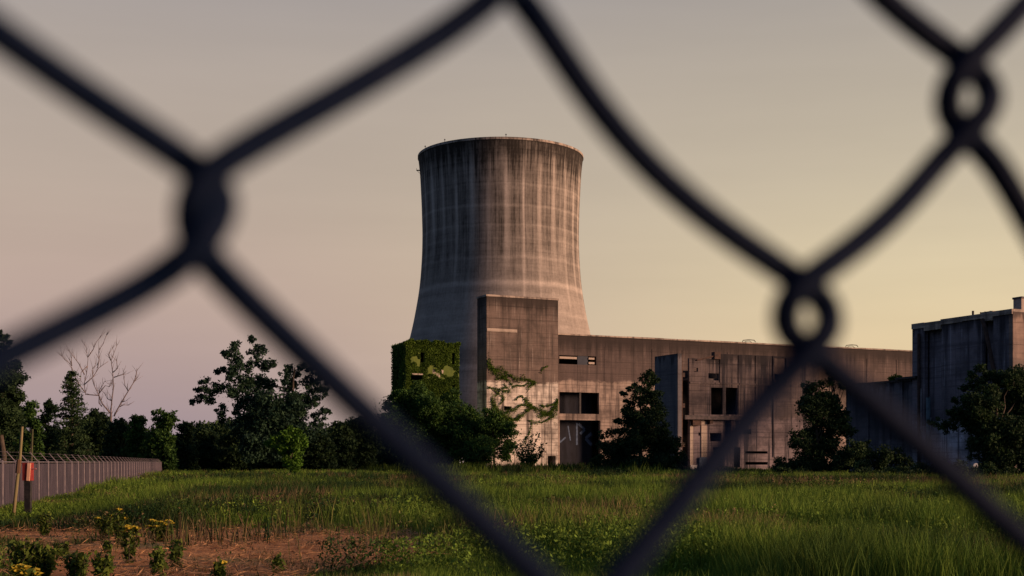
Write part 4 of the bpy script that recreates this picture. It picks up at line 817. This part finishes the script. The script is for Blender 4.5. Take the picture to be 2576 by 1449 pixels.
# ------------------------------------------------------------------ flowering weeds in the foreground
M_FLOWER = mottled('yellow_petals', (.34, .27, .02), (.50, .38, .03), 30)
def weed(x, ytop, ybase, hw, flowers, label, seed, group='weeds around the bare earth'):
    Y = CAMZ*FX/(ybase-HY); s_ = Y/FX; r = np.random.default_rng(seed); rnd = random.Random(seed); X = (x-CX)*s_; hgt = (ybase-ytop)*s_*1.2; rad = hw*s_*1.1
    o = thing('flowering_weed' if flowers else 'weed', label, 'weed', (X, Y, 0), 0, group); mb = MB(); Q = []; C = []; c0, c1 = np.array((.028, .060, .014)), np.array((.12, .17, .025))
    ns = max(5, int(hw/1.7))
    for k in range(ns):
        a = rnd.uniform(0, 6.28); rr_ = rad*math.sqrt(rnd.random()); e = Vector((math.cos(a)*rr_, math.sin(a)*rr_, hgt*rnd.uniform(.72, 1.0))); b0_ = Vector((e.x*.3, e.y*.3, -.05)); m_ = b0_.lerp(e, .5)+Vector((e.x*-.1, 0, 0))
        mb.tube([b0_, m_, e], [.010, .008, .005], 4); n = 60; tt = (.1+.9*r.random(n))[:, None]; P = np.array(b0_)*(1-tt)+np.array(e)*tt + r.normal(0, .035, (n, 3)); Q.append(leaf_quads(P, .062, r)); t_ = r.random(n)[:, None]; C.append(c0*(1-t_)+c1*t_)
        if flowers and rnd.random() < flowers:
            fl_ = MB()
            vs_ = [e + Vector((0, 0, -.02))]
            for q in range(12):
                a1 = q*.5236; ro = .085 if q % 2 else .05; vs_.append(e + Vector((ro*math.cos(a1)*rnd.uniform(.7, 1.2), ro*math.sin(a1)*rnd.uniform(.7, 1.2), rnd.uniform(0, .03))))
            vs_.append(e + Vector((0, 0, .045))); fl_.add(vs_, [(13, 1+q, 1+(q+1) % 12) for q in range(12)] + [(0, 1+(q+1) % 12, 1+q) for q in range(12)])
            fl_.build('flower_head', M_FLOWER, o)
    npmesh('leaves', np.concatenate(Q), 4, M_LEAF, o, np.concatenate(C)); mb.build('stems', M_BARK, o)
weed(268, 1306, 1350, 30, .25, 'broad weed with dull yellow tops on the far edge of the bare earth', 1)
weed(302, 1296, 1375, 14, .3, 'narrow tall stemmed weed right of the broad yellow topped one', 2)
weed(405, 1318, 1362, 32, .9, 'broad weed with the brightest yellow flowers on the bare earth', 3)
weed(325, 1342, 1420, 20, .8, 'yellow flowered weed in the middle of the red bare earth', 4)
weed(444, 1370, 1430, 12, 0, 'slim dark weed at the right of the yellow flowered group', 5)
weed(395, 1390, 1455, 14, .1, 'small green weed low between the flowered ones', 6)
weed(268, 1362, 1396, 7, 0, 'single short stem left of the middle flowered weed', 7)
weed(62, 1438, 1500, 26, .9, 'yellow flowered weed cut by the bottom edge of the picture at the left', 8)
weed(552, 1424, 1470, 11, .5, 'tiny weed with one yellow bloom at the bottom right of the bare earth', 9)
weed(112, 1300, 1345, 16, 0, 'dark upright weed on the left end of the red earth', 10)
weed(150, 1375, 1420, 14, 0, 'green weed rising left of the single short stem', 11)
weed(60, 1370, 1460, 34, 0, 'large dark weed in the lower left corner', 12)
weed(190, 1400, 1462, 30, 0, 'bushy dark weed near the bottom edge left of the flowered ones', 13)
weed(255, 1405, 1468, 22, 0, 'low dark weed at the bottom edge below the flowered group', 14)
weed(110, 1392, 1458, 26, 0, 'middle one of the three dark weeds in the lower left corner', 15)
weed(700, 1408, 1450, 6, 0, 'lone thin stem on the dark earth right of the tiny weed', 16)

# ------------------------------------------------------------------ chain link fence right in front of the lens
def chain_link():
    K, Y0 = .4167, .146
    def P(x, y, dy=0.):
        a = (x-CX)/FX; Y = Y0/(1-K*a); return Vector((a*Y, Y + dy, CAMZ + (HY-y)/FX*Y))
    # knots: (column, row) -> centre x, centre y, half height of the twist, half width of the eye
    KN = {(0, 0): (514, 540, 108, 34), (1, -1): (1288, -140, 105, 50), (2, 0): (2030, 793, 96, 53), (3, -1): (2438, 238, 100, 50), (1, 1): (1462, 1650, 105, 50), (-1, -1): (-330, -260, 110, 50), (-1, 1): (-400, 1220, 110, 50), (3, 1): (2860, 1700, 105, 50), (4, 0): (2790, 960, 100, 50), (4, -2): (2820, -330, 100, 50), (2, -2): (1900, -560, 100, 50)}
    def knot(c_, r_):
        if (c_, r_) in KN: return KN[(c_, r_)]
        # regular lattice beyond the known knots, laid out on the fence plane itself
        Xc = -.034 + c_*.0365 + random.uniform(-.0012, .0012); zc = CAMZ + .0295 - r_*.0385 + random.uniform(-.0012, .0012); Yc = Y0 + K*Xc
        return (CX + FX*Xc/Yc, HY - (zc-CAMZ)*FX/Yc, 105*.146/Yc, 50*.146/Yc)
    o = thing('chain_link_fence', 'blurred dark chain link fence close in front of the lens', 'fence', (0, Y0, CAMZ)); base = Vector((0, Y0, CAMZ))
    BOW = {((1, -1), (2, 0)): (-62, 52), ((2, -2), (3, -1)): (-55, 45), ((0, 0), (1, -1)): (0, 12), ((2, 0), (3, -1)): (14, 22), ((-1, -1), (0, 0)): (-12, 10)}
    for c_ in range(-8, 38):                                             # the wire between column c_ and c_+1
        pts = []; seq = []
        for r_ in range(-13, 25):
            col = c_ if (r_ - c_) % 2 == 0 else c_ + 1
            seq.append((col, r_))
        for k, (col, r_) in enumerate(seq):
            x, y, hh, hw = knot(col, r_); sgn = 1 if col == c_+1 else -1     # a wire bends round to the far side of its neighbour
            tilt = {(0, 0): -16, (3, -1): -6, (2, 0): 4}.get((col, r_), 0)
            for s_ in np.linspace(-1, 1, 13):
                px_ = x + sgn*(hw*1.12*math.cos(s_*math.pi/2)**.8 - 12*abs(s_)**4) + tilt*s_*1.0; dep = (.0017 if sgn > 0 else -.0017)*math.cos((s_+1)*math.pi/2)
                pts.append(P(px_, y + hh*.98*s_, dep))
            if k + 1 < len(seq):
                n_ = seq[k+1]; x2, y2, h2, w2 = knot(*n_); s2 = -sgn
                bw = BOW.get(((col, r_), n_)) or BOW.get((n_, (col, r_))) or (0, 0)
                xa, ya, xb, yb = x - sgn*12 + tilt, y + hh, x2 - s2*12 - {(0, 0): -16, (3, -1): -6, (2, 0): 4}.get(n_, 0), y2 - h2
                for q in range(1, 16):
                    f_ = q/16; w_ = math.sin(math.pi*f_); pts.append(P(xa + (xb-xa)*f_ + bw[0]*w_, ya + (yb-ya)*f_ + bw[1]*w_, (-.0017 if sgn > 0 else .0017)*math.cos(math.pi*f_)*-1*(1)))
        A_ = np.array([tuple(v) for v in pts]); ker = np.array([1, 2, 3, 2, 1.])/9; B_ = A_.copy()
        for _ in range(2):
            B2 = np.stack([np.convolve(np.pad(B_[:, i], 2, mode='edge'), ker, 'valid') for i in range(3)], -1); B_ = B2
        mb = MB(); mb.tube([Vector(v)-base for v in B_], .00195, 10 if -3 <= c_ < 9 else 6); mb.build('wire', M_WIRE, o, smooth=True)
chain_link()
